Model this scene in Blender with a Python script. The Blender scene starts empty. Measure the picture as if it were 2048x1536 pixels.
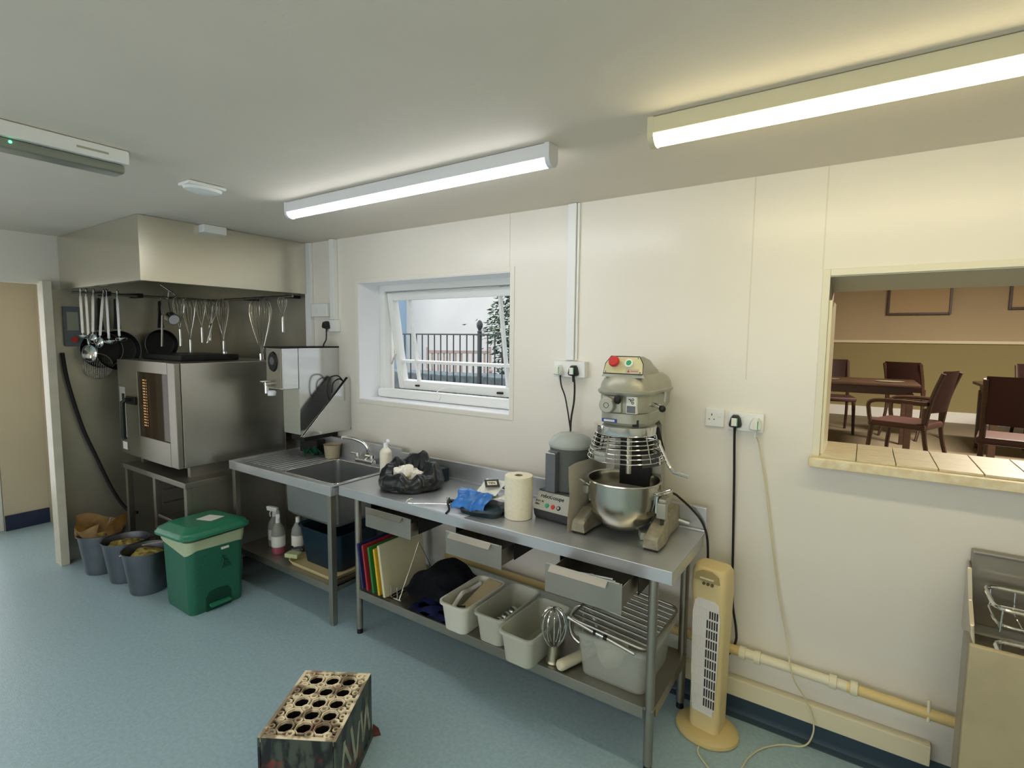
import bpy, bmesh, math, random
from mathutils import Vector, Matrix, noise
random.seed(7)
PI = math.pi
sc = bpy.context.scene
COL = sc.collection

# ------------------------------------------------------------------ camera, world, exposure
cam_d = bpy.data.cameras.new('camera'); cam = bpy.data.objects.new('camera', cam_d); COL.objects.link(cam)
cam_d.sensor_width = 36.0; cam_d.lens = 36.0 * 1044.69 / 2048.0; cam_d.clip_start = 0.05; cam_d.clip_end = 200
YAW, PITCH, ROLL = 0.592088, 0.088652, 0.010391
_f = Vector((-math.sin(YAW) * math.cos(PITCH), math.cos(YAW) * math.cos(PITCH), -math.sin(PITCH)))
_r = Vector((math.cos(YAW), math.sin(YAW), 0)); _u = _r.cross(_f)
_r2 = _r * math.cos(ROLL) + _u * math.sin(ROLL); _u2 = -_r * math.sin(ROLL) + _u * math.cos(ROLL)
M = Matrix((_r2, _u2, -_f)).transposed().to_4x4(); M.translation = Vector((0, -2.576, 1.78))
cam.matrix_world = M
sc.camera = cam

w = bpy.data.worlds.new('world'); sc.world = w; w.use_nodes = True
nt = w.node_tree; bg = nt.nodes['Background']
bg.inputs[0].default_value = (0.95, 0.97, 1.0, 1); bg.inputs[1].default_value = 3.1
sc.view_settings.view_transform = 'Standard'; sc.view_settings.look = 'None'
sc.view_settings.exposure = 0.0; sc.view_settings.gamma = 1.0; sc.view_settings.use_curve_mapping = False
LAMP_COOL, LAMP_WARM = 19.5, 20.5
sc.cycles.max_bounces = 10; sc.cycles.diffuse_bounces = 6; sc.cycles.glossy_bounces = 5; sc.cycles.transmission_bounces = 8
sc.cycles.transparent_max_bounces = 12
sc.cycles.use_denoising = True
sc.cycles.caustics_reflective = False; sc.cycles.caustics_refractive = False
sc.cycles.sample_clamp_indirect = 6.0

def area_light(name, loc, target, sx, sy, power, color):
    l = bpy.data.lights.new(name, 'AREA'); l.shape = 'RECTANGLE'; l.size = sx; l.size_y = sy; l.energy = power; l.color = color
    o = bpy.data.objects.new(name, l); COL.objects.link(o); o.location = loc
    o.rotation_euler = (Vector(target) - Vector(loc)).to_track_quat('-Z', 'Y').to_euler(); return o
area_light('dining_room_fill_light', (1.6, 3.6, 3.0), (1.6, 3.6, 0), 1.2, 0.3, 300, (1.0, 0.88, 0.72))  # unseen lamp added to brighten the dining room
area_light('corridor_fill_light', (-5.7, -2.2, 2.45), (-5.7, -2.2, 0), 0.3, 0.6, 5, (1.0, 0.93, 0.8))  # unseen lamp added to lift the corridor

def portal(name, loc, target, sx, sy):
    o = area_light(name, loc, target, sx, sy, 1.0, (1, 1, 1)); o.data.cycles.is_portal = True
portal('daylight_portal_added_windows', (-1.7, -5.18, 1.5), (-1.7, 0, 1.5), 6.2, 1.5)
portal('daylight_portal_kitchen_window', (-2.42, 0.34, 1.74), (-2.42, -3, 1.74), 1.4, .9)
portal('daylight_portal_corridor_door', (-6.41, -1.8, 1.1), (0, -1.8, 1.1), .95, 2.1)

# ------------------------------------------------------------------ materials
def s2l(c):
    return tuple(((x / 255) / 12.92 if x / 255 <= 0.04045 else ((x / 255 + 0.055) / 1.055) ** 2.4) for x in c)
MATS = {}
def mat(name, col, rough=0.5, metal=0.0, var=None, bump=None, trans=0.0, emit=None, alpha=1.0, ior=1.45, stretch=(1, 1, 1), col2=None, coat=0.0, sub=0.0, rvar=0.0):
    if name in MATS: return MATS[name]
    m = bpy.data.materials.new(name); m.use_nodes = True; MATS[name] = m
    n = m.node_tree; b = n.nodes['Principled BSDF']; L = n.links
    c = s2l(col); b.inputs['Base Color'].default_value = (*c, 1)
    b.inputs['Roughness'].default_value = rough; b.inputs['Metallic'].default_value = metal
    b.inputs['Transmission Weight'].default_value = trans; b.inputs['IOR'].default_value = ior
    b.inputs['Alpha'].default_value = alpha; b.inputs['Coat Weight'].default_value = coat
    b.inputs['Subsurface Weight'].default_value = sub
    tc = n.nodes.new('ShaderNodeTexCoord'); mp = n.nodes.new('ShaderNodeMapping'); mp.inputs['Scale'].default_value = stretch
    L.new(tc.outputs['Object'], mp.inputs['Vector'])
    if var:
        nz = n.nodes.new('ShaderNodeTexNoise'); nz.inputs['Scale'].default_value = var[0]; nz.inputs['Detail'].default_value = 6
        L.new(mp.outputs[0], nz.inputs['Vector'])
        mr = n.nodes.new('ShaderNodeMapRange'); mr.inputs[1].default_value = 0.35; mr.inputs[2].default_value = 0.65
        L.new(nz.outputs[0], mr.inputs[0])
        mx = n.nodes.new('ShaderNodeMix'); mx.data_type = 'RGBA'
        a = var[1]; k = s2l(col2) if col2 else tuple(x * (1 - a) for x in c)
        mx.inputs[6].default_value = (*k, 1); mx.inputs[7].default_value = (*(c if col2 else tuple(min(1, x * (1 + a * 0.4)) for x in c)), 1)
        L.new(mr.outputs[0], mx.inputs[0]); L.new(mx.outputs[2], b.inputs['Base Color'])
        if rvar:
            mr2 = n.nodes.new('ShaderNodeMapRange'); mr2.inputs[1].default_value = 0.3; mr2.inputs[2].default_value = 0.7
            mr2.inputs[3].default_value = rough - rvar; mr2.inputs[4].default_value = rough + rvar
            L.new(nz.outputs[0], mr2.inputs[0]); L.new(mr2.outputs[0], b.inputs['Roughness'])
    if bump:
        nb = n.nodes.new('ShaderNodeTexNoise'); nb.inputs['Scale'].default_value = bump[0]; nb.inputs['Detail'].default_value = 4
        L.new(mp.outputs[0], nb.inputs['Vector']); bp = n.nodes.new('ShaderNodeBump'); bp.inputs['Strength'].default_value = bump[1]
        bp.inputs['Distance'].default_value = 0.01
        L.new(nb.outputs[0], bp.inputs['Height']); L.new(bp.outputs[0], b.inputs['Normal'])
    if emit:
        b.inputs['Emission Color'].default_value = (*emit[0], 1); b.inputs['Emission Strength'].default_value = emit[1]
    return m

wall_white = mat('wall_white', (230, 226, 216), 0.26, var=(1.3, 0.03), bump=(3.0, 0.05))
ceil_paint = mat('ceiling_paint', (228, 219, 205), 0.8, var=(2.0, 0.03), bump=(60, 0.06))
beige_wall = mat('corridor_paint', (206, 196, 172), 0.6, var=(2.0, 0.05))
floor_blue = mat('vinyl_floor', (160, 187, 198), 0.38, var=(55.0, 0.10), bump=(140, 0.10))
navy = mat('navy_vinyl', (38, 46, 78), 0.5)
skirt_dark = mat('coved_vinyl', (50, 68, 82), 0.5)
pvc = mat('white_plastic', (232, 234, 232), 0.35)
pvc_old = mat('cream_plastic', (224, 216, 186), 0.4)
lampcase = mat('lamp_casing', (222, 224, 228), 0.45)
steel = mat('brushed_steel', (206, 203, 194), 0.33, 1.0, var=(3, 0.05), rvar=0.03)
steel_dull = mat('dull_steel', (166, 162, 152), 0.44, 1.0, var=(4, 0.08), rvar=0.04)
steel_hood = mat('hood_steel', (214, 210, 194), 0.26, 0.93)
steel_clad = mat('cladding_steel', (188, 184, 168), 0.42, 0.8, var=(3, 0.10), rvar=0.04)
steel_mirror = mat('polished_steel', (214, 216, 216), 0.15, 1.0)
steel_top = mat('worktop_steel', (204, 207, 210), 0.33, 0.72, var=(5, 0.04), rvar=0.02)
chrome = mat('chrome', (225, 225, 222), 0.12, 1.0)
galv = mat('bucket_steel', (128, 132, 140), 0.42, 1.0, var=(6, 0.15))
darkmetal = mat('dark_metal', (40, 40, 40), 0.5, 0.6)
black = mat('black_plastic', (18, 18, 19), 0.45)
nonstick = mat('nonstick', (20, 20, 21), 0.4, var=(12, 0.2))
rubber = mat('rubber', (28, 28, 28), 0.7)
oven_inner = mat('oven_interior', (120, 108, 90), 0.6)  # even warm brown behind the oven door glass
greyplast = mat('grey_plastic', (98, 102, 108), 0.45)
alu = mat('cast_grey_paint', (166, 166, 152), 0.40, 0.35, var=(9, 0.10), bump=(40, 0.04))
alu_worn = mat('worn_cast_paint', (158, 152, 132), 0.55, 0.15, var=(22, 0.25), bump=(60, 0.15))
panel_cream = mat('cream_panel', (208, 202, 160), 0.45)
red = mat('red_plastic', (196, 52, 48), 0.4)
green = mat('green_plastic', (58, 160, 112), 0.4)
bin_green = mat('bin_green', (38, 104, 82), 0.42, var=(60, 0.10), bump=(120, 0.05))
bin_green2 = mat('bin_lid_green', (44, 122, 92), 0.42, var=(50, 0.10), bump=(120, 0.05))
liner = mat('bin_liner', (196, 210, 172), 0.5, alpha=0.85)
label_w = mat('paper_label', (228, 228, 220), 0.7)
ink = mat('dark_ink', (30, 30, 34), 0.6)
paper = mat('paper_roll', (238, 232, 208), 0.9, var=(60, 0.05), bump=(80, 0.15))
bagblack = mat('bin_bag_black', (26, 30, 34), 0.28, bump=(14, 0.5))
bagblue = mat('blue_bag', (48, 116, 196), 0.30, var=(14, 0.25), bump=(22, 0.4))
bagdark = mat('dark_teal_bag', (28, 48, 58), 0.3, bump=(22, 0.3))
tissue = mat('white_tissue', (240, 236, 224), 0.7, bump=(30, 0.3))
bottle_w = mat('bottle_white', (236, 232, 214), 0.4)
clear_tub = mat('translucent_tub', (206, 208, 194), 0.35, alpha=0.66)
clear_box = mat('clear_box', (206, 210, 200), 0.25, alpha=0.34)
lidplast = mat('smoked_lid', (206, 214, 208), 0.12, trans=0.35, ior=1.3)
bowl_grey = mat('processor_bowl', (104, 108, 104), 0.25, trans=0.2, ior=1.3)
cream = mat('fan_cream', (222, 202, 148), 0.42, var=(4, 0.06))
cream_d = mat('fan_base_cream', (206, 186, 132), 0.45)
grille_w = mat('fan_grille', (226, 222, 216), 0.5)
wood = mat('bench_wood', (150, 136, 128), 0.7, var=(20, 0.25), stretch=(1, 1, 8))
dwood = mat('dark_wood', (58, 40, 30), 0.4, var=(10, 0.25), stretch=(1, 1, 5))
burg = mat('burgundy_vinyl', (60, 36, 32), 0.5)
dining_wall = mat('dining_wall', (184, 168, 138), 0.8, var=(2, 0.04))
dining_low = mat('dining_wall_lower', (146, 136, 96), 0.8)
dining_floor = mat('dining_floor', (120, 110, 92), 0.6, var=(40, .1))
render_w = mat('white_render', (176, 177, 175), 0.9, var=(1.2, 0.05), bump=(30, 0.1))
render_shade = mat('shaded_render', (132, 156, 176), 0.9)  # bluish shade on white render, put into the colour
iron = mat('black_iron', (34, 42, 46), 0.5)
stone = mat('grey_stone', (96, 108, 112), 0.9, var=(9, 0.35), bump=(12, 0.8))
leafm = mat('leaf_green', (44, 74, 48), 0.5, var=(6, 0.5))
patio = mat('patio_stone', (140, 140, 136), 0.9, var=(5, 0.1))
tilem = mat('sill_tile', (206, 196, 166), 0.45, var=(24, 0.12), stretch=(1, 4, 1))
worn = mat('worn_wood_edge', (230, 222, 190), 0.6, var=(30, 0.30), col2=(216, 198, 160))
cable_b = mat('black_cable', (22, 20, 19), 0.5)
cable_c = mat('cream_cable', (214, 206, 170), 0.5)
pipe_w = mat('waste_pipe', (230, 224, 196), 0.35)
pipe_y = mat('yellowed_pipe', (222, 198, 138), 0.35)
foilpaper = mat('brown_paper', (190, 158, 108), 0.8, var=(10, 0.3), bump=(20, 0.5))
peel = mat('food_scraps', (168, 160, 78), 0.8, var=(26, 0.5), col2=(110, 84, 44), bump=(40, 0.8))
glass = mat('window_glass', (255, 255, 255), 0.0, trans=1.0, ior=1.0, alpha=0.12)
oven_glass = mat('oven_glass', (70, 62, 52), 0.06, 0.0, coat=1.0)
oven_glow = mat('oven_glow_strong', (255, 220, 160), 0.5, emit=((1.0, 0.78, 0.5), 2.5))  # glow stands for lamp light on the oven rails
led = mat('green_led', (60, 255, 120), 0.5, emit=((0.1, 1.0, 0.35), 4.0))
tube_cool = mat('tube_cool_light', (255, 255, 255), 0.5, emit=((0.97, 0.985, 1.0), LAMP_COOL))
tube_warm = mat('tube_warm_light', (255, 250, 220), 0.5, emit=((1.0, 0.87, 0.52), LAMP_WARM))
pink = mat('pink_liquid', (186, 96, 112), 0.2, trans=0.2)
spray_c = mat('spray_bottle_clear', (170, 172, 164), 0.3, trans=0.3, ior=1.2)
teal_tub = mat('navy_tub', (22, 42, 56), 0.35)
cream_tray = mat('cream_tray', (226, 208, 158), 0.5)
greycloth = mat('dark_cloth', (30, 34, 44), 0.95, bump=(60, 0.6), var=(10, .4))
bluecloth = mat('blue_cloth', (44, 56, 112), 0.9, bump=(30, 0.4))
greensponge = mat('green_scourer', (44, 128, 96), 0.9, bump=(60, 0.8), var=(20, .4))
jugp = mat('beige_jug', (198, 186, 156), 0.4, trans=0.25, ior=1.2)
c_blue = mat('board_blue', (44, 52, 104), 0.5); c_red = mat('board_red', (170, 48, 52), 0.5)
c_green = mat('board_green', (44, 128, 60), 0.5); c_yel = mat('board_yellow', (228, 184, 50), 0.5)
c_white = mat('board_white', (214, 208, 176), 0.6, var=(6, 0.06)); c_brown = mat('board_brown', (96, 52, 36), 0.5)
sheetp = mat('grey_bag_plastic', (214, 208, 192), 0.4, var=(6, .10), bump=(10, 0.3))
whitecup = mat('white_enamel', (240, 244, 250), 0.25)
panel_g = mat('processor_panel', (170, 170, 160), 0.4)
graphite = mat('graphite_base', (62, 64, 66), 0.45)
panelseam = mat('panel_seam', (216, 211, 196), 0.2)

def crate_mat(name, base, streaks, redamt):
    m = bpy.data.materials.new(name); m.use_nodes = True; n = m.node_tree; b = n.nodes['Principled BSDF']; L = n.links
    tc = n.nodes.new('ShaderNodeTexCoord'); mp = n.nodes.new('ShaderNodeMapping'); mp.inputs['Scale'].default_value = streaks
    nz = n.nodes.new('ShaderNodeTexNoise'); nz.inputs['Scale'].default_value = 8; nz.inputs['Detail'].default_value = 5
    L.new(tc.outputs['Object'], mp.inputs[0]); L.new(mp.outputs[0], nz.inputs[0])
    cr = n.nodes.new('ShaderNodeValToRGB'); e = cr.color_ramp.elements
    cols = [s2l(c) for c in base]
    e[0].position = 0.46; e[0].color = (*cols[0], 1); e[1].position = 0.54; e[1].color = (*cols[1], 1)
    L.new(nz.outputs[0], cr.inputs[0])
    n2 = n.nodes.new('ShaderNodeTexNoise'); n2.inputs['Scale'].default_value = 9; L.new(tc.outputs['Object'], n2.inputs[0])
    r2 = n.nodes.new('ShaderNodeMapRange'); r2.inputs[1].default_value = 0.62; r2.inputs[2].default_value = 0.66; r2.inputs[4].default_value = redamt
    L.new(n2.outputs[0], r2.inputs[0])
    mx = n.nodes.new('ShaderNodeMix'); mx.data_type = 'RGBA'; L.new(r2.outputs[0], mx.inputs[0]); L.new(cr.outputs[0], mx.inputs[6])
    mx.inputs[7].default_value = (*s2l((150, 52, 40)), 1); L.new(mx.outputs[2], b.inputs['Base Color']); b.inputs['Roughness'].default_value = 0.45
    return m
crate_side = crate_mat('crate_printed_side', ((22, 25, 25), (70, 78, 68)), (2.6, 2.6, 1.0), 0.45)
crate_top = crate_mat('crate_weathered_top', ((150, 134, 110), (240, 226, 194)), (1.5, 1.5, 1.5), 0.25)

# ------------------------------------------------------------------ helpers
class B:
    def __init__(s): s.bm = bmesh.new()
    def box(s, x0, x1, y0, y1, z0, z1, bev=0.0, rz=0.0, piv=None, seg=2):
        r = bmesh.ops.create_cube(s.bm, size=1.0); vs = r['verts']
        bmesh.ops.scale(s.bm, vec=(abs(x1 - x0), abs(y1 - y0), abs(z1 - z0)), verts=vs)
        bmesh.ops.translate(s.bm, vec=((x0 + x1) / 2, (y0 + y1) / 2, (z0 + z1) / 2), verts=vs)
        if bev > 0:
            es = list({e for v in vs for e in v.link_edges}); bev = min(bev, 0.49 * min(abs(x1 - x0), abs(y1 - y0), abs(z1 - z0)))
            r = bmesh.ops.bevel(s.bm, geom=es, offset=bev, segments=seg, affect='EDGES', profile=0.5)
            vs = list({v for f in r['faces'] for v in f.verts} | {v for v in vs if v.is_valid})
        if rz:
            c = Vector(piv) if piv else Vector(((x0 + x1) / 2, (y0 + y1) / 2, 0))
            bmesh.ops.rotate(s.bm, cent=c, matrix=Matrix.Rotation(rz, 3, 'Z'), verts=vs)
        return s
    def tube(s, pts, r, seg=8, closed=False, caps=True, r2=None):
        pts = [Vector(p) for p in pts]; n = len(pts); rings = []
        t0 = (pts[1] - pts[0]).normalized()
        up = Vector((0, 0, 1)) if abs(t0.z) < 0.9 else Vector((1, 0, 0))
        nrm = t0.cross(up).normalized()
        for i, p in enumerate(pts):
            if closed: t = (pts[(i + 1) % n] - pts[i - 1]).normalized()
            elif i == 0: t = t0
            elif i == n - 1: t = (pts[-1] - pts[-2]).normalized()
            else: t = ((pts[i + 1] - p).normalized() + (p - pts[i - 1]).normalized())
            t = t.normalized() if t.length > 1e-6 else t0
            nrm = (nrm - t * nrm.dot(t)); nrm = nrm.normalized() if nrm.length > 1e-6 else t.orthogonal().normalized()
            bn = t.cross(nrm); rr = r if r2 is None else r + (r2 - r) * i / (n - 1)
            rings.append([s.bm.verts.new(p + (nrm * math.cos(2 * PI * k / seg) + bn * math.sin(2 * PI * k / seg)) * rr) for k in range(seg)])
        m = n if closed else n - 1
        for i in range(m):
            a, b = rings[i], rings[(i + 1) % n]
            for k in range(seg):
                try: s.bm.faces.new((a[k], a[(k + 1) % seg], b[(k + 1) % seg], b[k]))
                except ValueError: pass
        if caps and not closed:
            s.bm.faces.new(rings[0]); s.bm.faces.new(list(reversed(rings[-1])))
        return s
    def cyl(s, p0, p1, r, r2=None, seg=20): return s.tube([p0, p1], r, seg, r2=r2)
    def lathe(s, prof, c=(0, 0, 0), seg=32, axis='Z', sx=1.0, sy=1.0, cap=False):
        c = Vector(c); rings = []
        for (r, h) in prof:
            ring = []
            for k in range(seg):
                a = 2 * PI * k / seg; x, y = r * math.cos(a) * sx, r * math.sin(a) * sy
                v = {'Z': (x, y, h), 'X': (h, x, y), 'Y': (x, h, y)}[axis]
                ring.append(s.bm.verts.new(c + Vector(v)))
            rings.append(ring)
        for a, b in zip(rings, rings[1:]):
            for k in range(seg): s.bm.faces.new((a[k], a[(k + 1) % seg], b[(k + 1) % seg], b[k]))
        if cap: s.bm.faces.new(rings[0]); s.bm.faces.new(rings[-1])
        return s
    def prism(s, poly, axis, a0, a1, bev=0.0):
        def P(u, v, a): return {'X': (a, u, v), 'Y': (u, a, v), 'Z': (u, v, a)}[axis]
        A = [s.bm.verts.new(P(u, v, a0)) for u, v in poly]; Bv = [s.bm.verts.new(P(u, v, a1)) for u, v in poly]
        n = len(poly); fs = [s.bm.faces.new(A), s.bm.faces.new(list(reversed(Bv)))]
        for i in range(n): fs.append(s.bm.faces.new((A[i], Bv[i], Bv[(i + 1) % n], A[(i + 1) % n])))
        if bev > 0:
            es = list({e for f in fs for e in f.edges})
            bmesh.ops.bevel(s.bm, geom=es, offset=bev, segments=2, affect='EDGES', profile=0.5)
        return s
    def loft(s, sections, cap=True):
        rings = [[s.bm.verts.new(p) for p in sec] for sec in sections]
        for a, b in zip(rings, rings[1:]):
            n = len(a)
            for k in range(n): s.bm.faces.new((a[k], a[(k + 1) % n], b[(k + 1) % n], b[k]))
        if cap: s.bm.faces.new(rings[0]); s.bm.faces.new(rings[-1])
        return s
    def grid(s, fn, nu, nv, thick=0.0):
        V = [[s.bm.verts.new(fn(i / nu, j / nv)) for j in range(nv + 1)] for i in range(nu + 1)]
        fs = []
        for i in range(nu):
            for j in range(nv): fs.append(s.bm.faces.new((V[i][j], V[i + 1][j], V[i + 1][j + 1], V[i][j + 1])))
        if thick: bmesh.ops.solidify(s.bm, geom=fs, thickness=thick)
        return s
    def sphere(s, c, r, seg=16, sz=(1, 1, 1)):
        q = bmesh.ops.create_uvsphere(s.bm, u_segments=seg, v_segments=max(6, seg // 2), radius=r)
        bmesh.ops.scale(s.bm, vec=sz, verts=q['verts']); bmesh.ops.translate(s.bm, vec=c, verts=q['verts']); return s
    def rot(s, ang, axis='Z', cent=(0, 0, 0)):
        bmesh.ops.rotate(s.bm, cent=cent, matrix=Matrix.Rotation(ang, 3, axis), verts=s.bm.verts[:]); return s
    def move(s, v): bmesh.ops.translate(s.bm, vec=v, verts=s.bm.verts[:]); return s
    def warp(s, amp, sc_, seed=0):
        for v in s.bm.verts:
            p = v.co * sc_ + Vector((seed * 7.3, seed * 3.1, seed))
            v.co += Vector((noise.noise(p), noise.noise(p + Vector((31, 0, 0))), noise.noise(p + Vector((0, 47, 0))))) * amp
        return s
    def out(s, name, m, parent=None, label=None, smooth=True):
        bm = s.bm; bmesh.ops.recalc_face_normals(bm, faces=bm.faces[:])
        if smooth:
            for f in bm.faces: f.smooth = True
            for e in bm.edges:
                if len(e.link_faces) == 2 and e.calc_face_angle(0) > 0.6: e.smooth = False
        me = bpy.data.meshes.new(name); bm.to_mesh(me); bm.free(); me.materials.append(m)
        o = bpy.data.objects.new(name, me); COL.objects.link(o)
        if parent: o.parent = parent
        if label: o['label'] = label
        if smooth:
            wn_ = o.modifiers.new('weighted_normals', 'WEIGHTED_NORMAL'); wn_.keep_sharp = True; wn_.weight = 80
        return o

def tag(o, label, cat, group=None, kind=None):
    o['label'] = label; o['category'] = cat
    if group: o['group'] = group
    if kind: o['kind'] = kind
    return o
def thing(name, label, cat, loc=(0, 0, 0), rz=0.0, group=None):
    o = bpy.data.objects.new(name, None); o.empty_display_size = 0.05; COL.objects.link(o)
    o.location = loc; o.rotation_euler = (0, 0, rz); return tag(o, label, cat, group)
def struct(b, name, m, parent=None):
    o = b.out(name, m, parent)
    if not parent: o['kind'] = 'structure'
    return o
def kids(o): return [c for c in bpy.data.objects if c.parent == o]
def dup(root, loc, rz=None, label=None, group=None, scale=None):
    r = root.copy(); COL.objects.link(r); r.location = loc
    if rz is not None: r.rotation_euler = (0, 0, rz)
    if label: r['label'] = label
    if group: r['group'] = group
    if scale: r.scale = (scale,) * 3
    for ch in kids(root):
        c = ch.copy(); COL.objects.link(c); c.parent = r
        for g in kids(ch):
            d = g.copy(); COL.objects.link(d); d.parent = c
    return r
def text(name, s, size, m, parent, loc, rot, ext=0.0006, align='LEFT', bold=0.0, shear=0.0):
    cu = bpy.data.curves.new(name, 'FONT'); cu.body = s; cu.size = size; cu.extrude = ext; cu.align_x = align; cu.offset = bold; cu.shear = shear
    t = bpy.data.objects.new(name, cu); COL.objects.link(t)
    me = bpy.data.meshes.new_from_object(t); me.name = name; me.materials.clear(); me.materials.append(m)
    bpy.data.objects.remove(t)
    o = bpy.data.objects.new(name, me); COL.objects.link(o); o.parent = parent; o.location = loc; o.rotation_euler = rot; return o
def catmull(pts, n=8):
    P = [Vector(p) for p in pts]; P = [P[0]] + P + [P[-1]]; out = []
    for i in range(1, len(P) - 2):
        for k in range(n):
            t = k / n; a, b, c, d = P[i - 1], P[i], P[i + 1], P[i + 2]
            out.append(0.5 * ((2 * b) + (c - a) * t + (2 * a - 5 * b + 4 * c - d) * t * t + (3 * b - 3 * c + d - a) * t ** 3))
    out.append(P[-2]); return out
def rrect(cx, cy, w_, d_, r, z, n=5):
    out = []
    for qx, qy, a0 in ((1, 1, 0), (-1, 1, PI / 2), (-1, -1, PI), (1, -1, 1.5 * PI)):
        for k in range(n):
            a = a0 + k / (n - 1) * PI / 2
            out.append((cx + qx * (w_ / 2 - r) + r * math.cos(a), cy + qy * (d_ / 2 - r) + r * math.sin(a), z))
    return out

CE = 2.50
# ------------------------------------------------------------------ room shell
struct(B().box(-7.2, 2.3, -5.2, 0.0, -0.1, 0.0), 'floor', floor_blue)
struct(B().box(-7.2, 2.3, -5.2, 0.35, CE, CE + 0.1), 'ceiling', ceil_paint)
# window wall with window and hatch openings
wb = B()
WX0, WX1, WZ0, WZ1 = -3.10, -1.75, 1.315, 2.165
HX0, HX1, HZ0, HZ1 = -0.135, 1.00, 1.285, 2.05
T = 0.35
for x0, x1, z0, z1 in ((-5.43, WX0, 0, CE), (WX0, WX1, 0, WZ0), (WX0, WX1, WZ1, CE), (WX1, HX0, 0, CE), (HX0, HX1, 0, HZ0), (HX0, HX1, HZ1, CE), (HX1, 2.3, 0, CE)):
    wb.box(x0, x1, 0.0, T, z0, z1)
bmesh.ops.remove_doubles(wb.bm, verts=wb.bm.verts[:], dist=1e-5)
struct(wb, 'wall_window_side', wall_white)
struct(B().box(-5.18, -5.08, -1.25, 0.0, 0, CE), 'wall_left', wall_white)
struct(B().box(-5.43, -5.08, -5.2, -2.35, 0, CE), 'wall_left_near', wall_white)
struct(B().box(-5.18, -5.08, -2.35, -1.25, 2.14, CE), 'wall_over_doorway', wall_white)
struct(B().box(-7.3, 2.4, -5.3, -5.2, 0, .80).box(-7.3, 2.4, -5.3, -5.2, 2.2, CE).box(-7.3, -4.7, -5.3, -5.2, .80, 2.2).box(1.3, 2.4, -5.3, -5.2, .80, 2.2).box(-1.8, -1.6, -5.3, -5.2, .80, 2.2), 'wall_behind', wall_white)
for n_, (xa, xb) in ((3, (-4.7, -1.8)), (4, (-1.6, 1.3))):  # unseen rear windows, added to let daylight fill the room
    struct(B().box(xa, xb, -5.27, -5.22, .80, .86, .004).box(xa, xb, -5.27, -5.22, 2.14, 2.2, .004).box(xa, xa + .06, -5.27, -5.22, .86, 2.14, .004).box(xb - .06, xb, -5.27, -5.22, .86, 2.14, .004).box((xa + xb) / 2 - .03, (xa + xb) / 2 + .03, -5.27, -5.22, .86, 2.14, .004), 'window_%d' % n_, pvc)
struct(B().box(2.3, 2.4, -5.2, 0.35, 0, CE), 'wall_right', wall_white)
# corridor beyond the doorway
struct(B().box(-6.42, -6.30, -1.33, -1.02, 0, CE), 'wall_corridor', beige_wall)
struct(B().box(-6.42, -5.18, -1.02, -0.9, 0, CE), 'wall_corridor_end', beige_wall)
struct(B().box(-6.42, -6.30, -2.30, -1.33, 2.15, CE), 'wall_over_corridor_door', beige_wall)
struct(B().box(-6.42, -6.30, -5.2, -2.30, 0, CE), 'wall_corridor_near', beige_wall)
struct(B().box(-6.30, -6.285, -1.33, -1.02, 0, 0.14, 0.004), 'baseboard_corridor', navy)
fr = B().box(-6.40, -6.32, -1.40, -1.332, 0.0, 2.12, 0.006).box(-6.40, -6.32, -2.298, -2.23, 0.0, 2.12, 0.006).box(-6.40, -6.32, -2.23, -1.40, 2.05, 2.12, 0.006)
dr = struct(fr, 'door_1', pvc)
B().box(-6.375, -6.345, -2.23, -1.40, 0.0, 0.30, 0.004).out('kick_panel', pvc, dr)
B().box(-6.366, -6.354, -2.23, -1.40, 0.30, 2.05).out('pane', glass, dr)
# doorway frame post
dp = struct(B().box(-5.115, -4.995, -1.295, -1.24, 0, 2.16, 0.004), 'trim_1', mat('post_paint', (214, 208, 190), 0.5, var=(8, .08)))
# wall panels joint strips
for i, x in enumerate((-0.165, -0.443, -1.758)):
    z0 = {0: HZ1 + 0.03, 1: 1.6, 2: WZ1 + 0.02}[i]
    struct(B().box(x - 0.0025, x + 0.0025, -0.0015, 0.0, z0, CE), 'trim_%d' % (i + 2), panelseam)
# skirting: dark coved vinyl and the cream boxing above it
struct(B().prism([(0.0, 0.0), (-0.055, 0.0), (-0.052, 0.004), (-0.030, 0.012), (-0.020, 0.035), (-0.018, 0.105), (0, 0.105)], 'X', -2.4, 2.3), 'baseboard_window_side', skirt_dark)
struct(B().box(-2.4, 0.31, -0.045, -0.001, 0.10, 0.185, 0.006), 'trim_5', pvc_old)

# window reveal lining, frame, sash
wn = struct(B().box(WX0 - 0.03, WX0, -0.005, 0.0, WZ0 - 0.03, WZ1 + 0.03, .002).box(WX1, WX1 + 0.03, -0.005, 0.0, WZ0 - 0.03, WZ1 + 0.03, .002)
            .box(WX0, WX1, -0.005, 0.0, WZ1, WZ1 + 0.03, .002).box(WX0, WX1, -0.005, 0.0, WZ0 - 0.03, WZ0, .002), 'window_1', mat('window_trim', (228, 225, 214), .35))
B().box(WX0, WX0 + .004, 0, .2, WZ0, WZ1).box(WX1 - .004, WX1, 0, .2, WZ0, WZ1).box(WX0 + .004, WX1 - .004, 0, .2, WZ1 - .004, WZ1).box(WX0 + .004, WX1 - .004, 0, .2, WZ0, WZ0 + .004).out('reveal_lining', mat('reveal_white', (238, 240, 244), .4), wn)
FY = 0.20
B().box(WX0, WX0 + 0.06, FY, FY + 0.07, WZ0, WZ1, .006).box(WX1 - 0.06, WX1, FY, FY + 0.07, WZ0, WZ1, .006).box(WX0 + .06, WX1 - .06, FY, FY + 0.07, WZ1 - 0.05, WZ1, .006) \
    .box(WX0 + .06, WX1 - .06, FY, FY + 0.07, WZ0, WZ0 + 0.055, .006).out('window_frame', pvc, wn)
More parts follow.
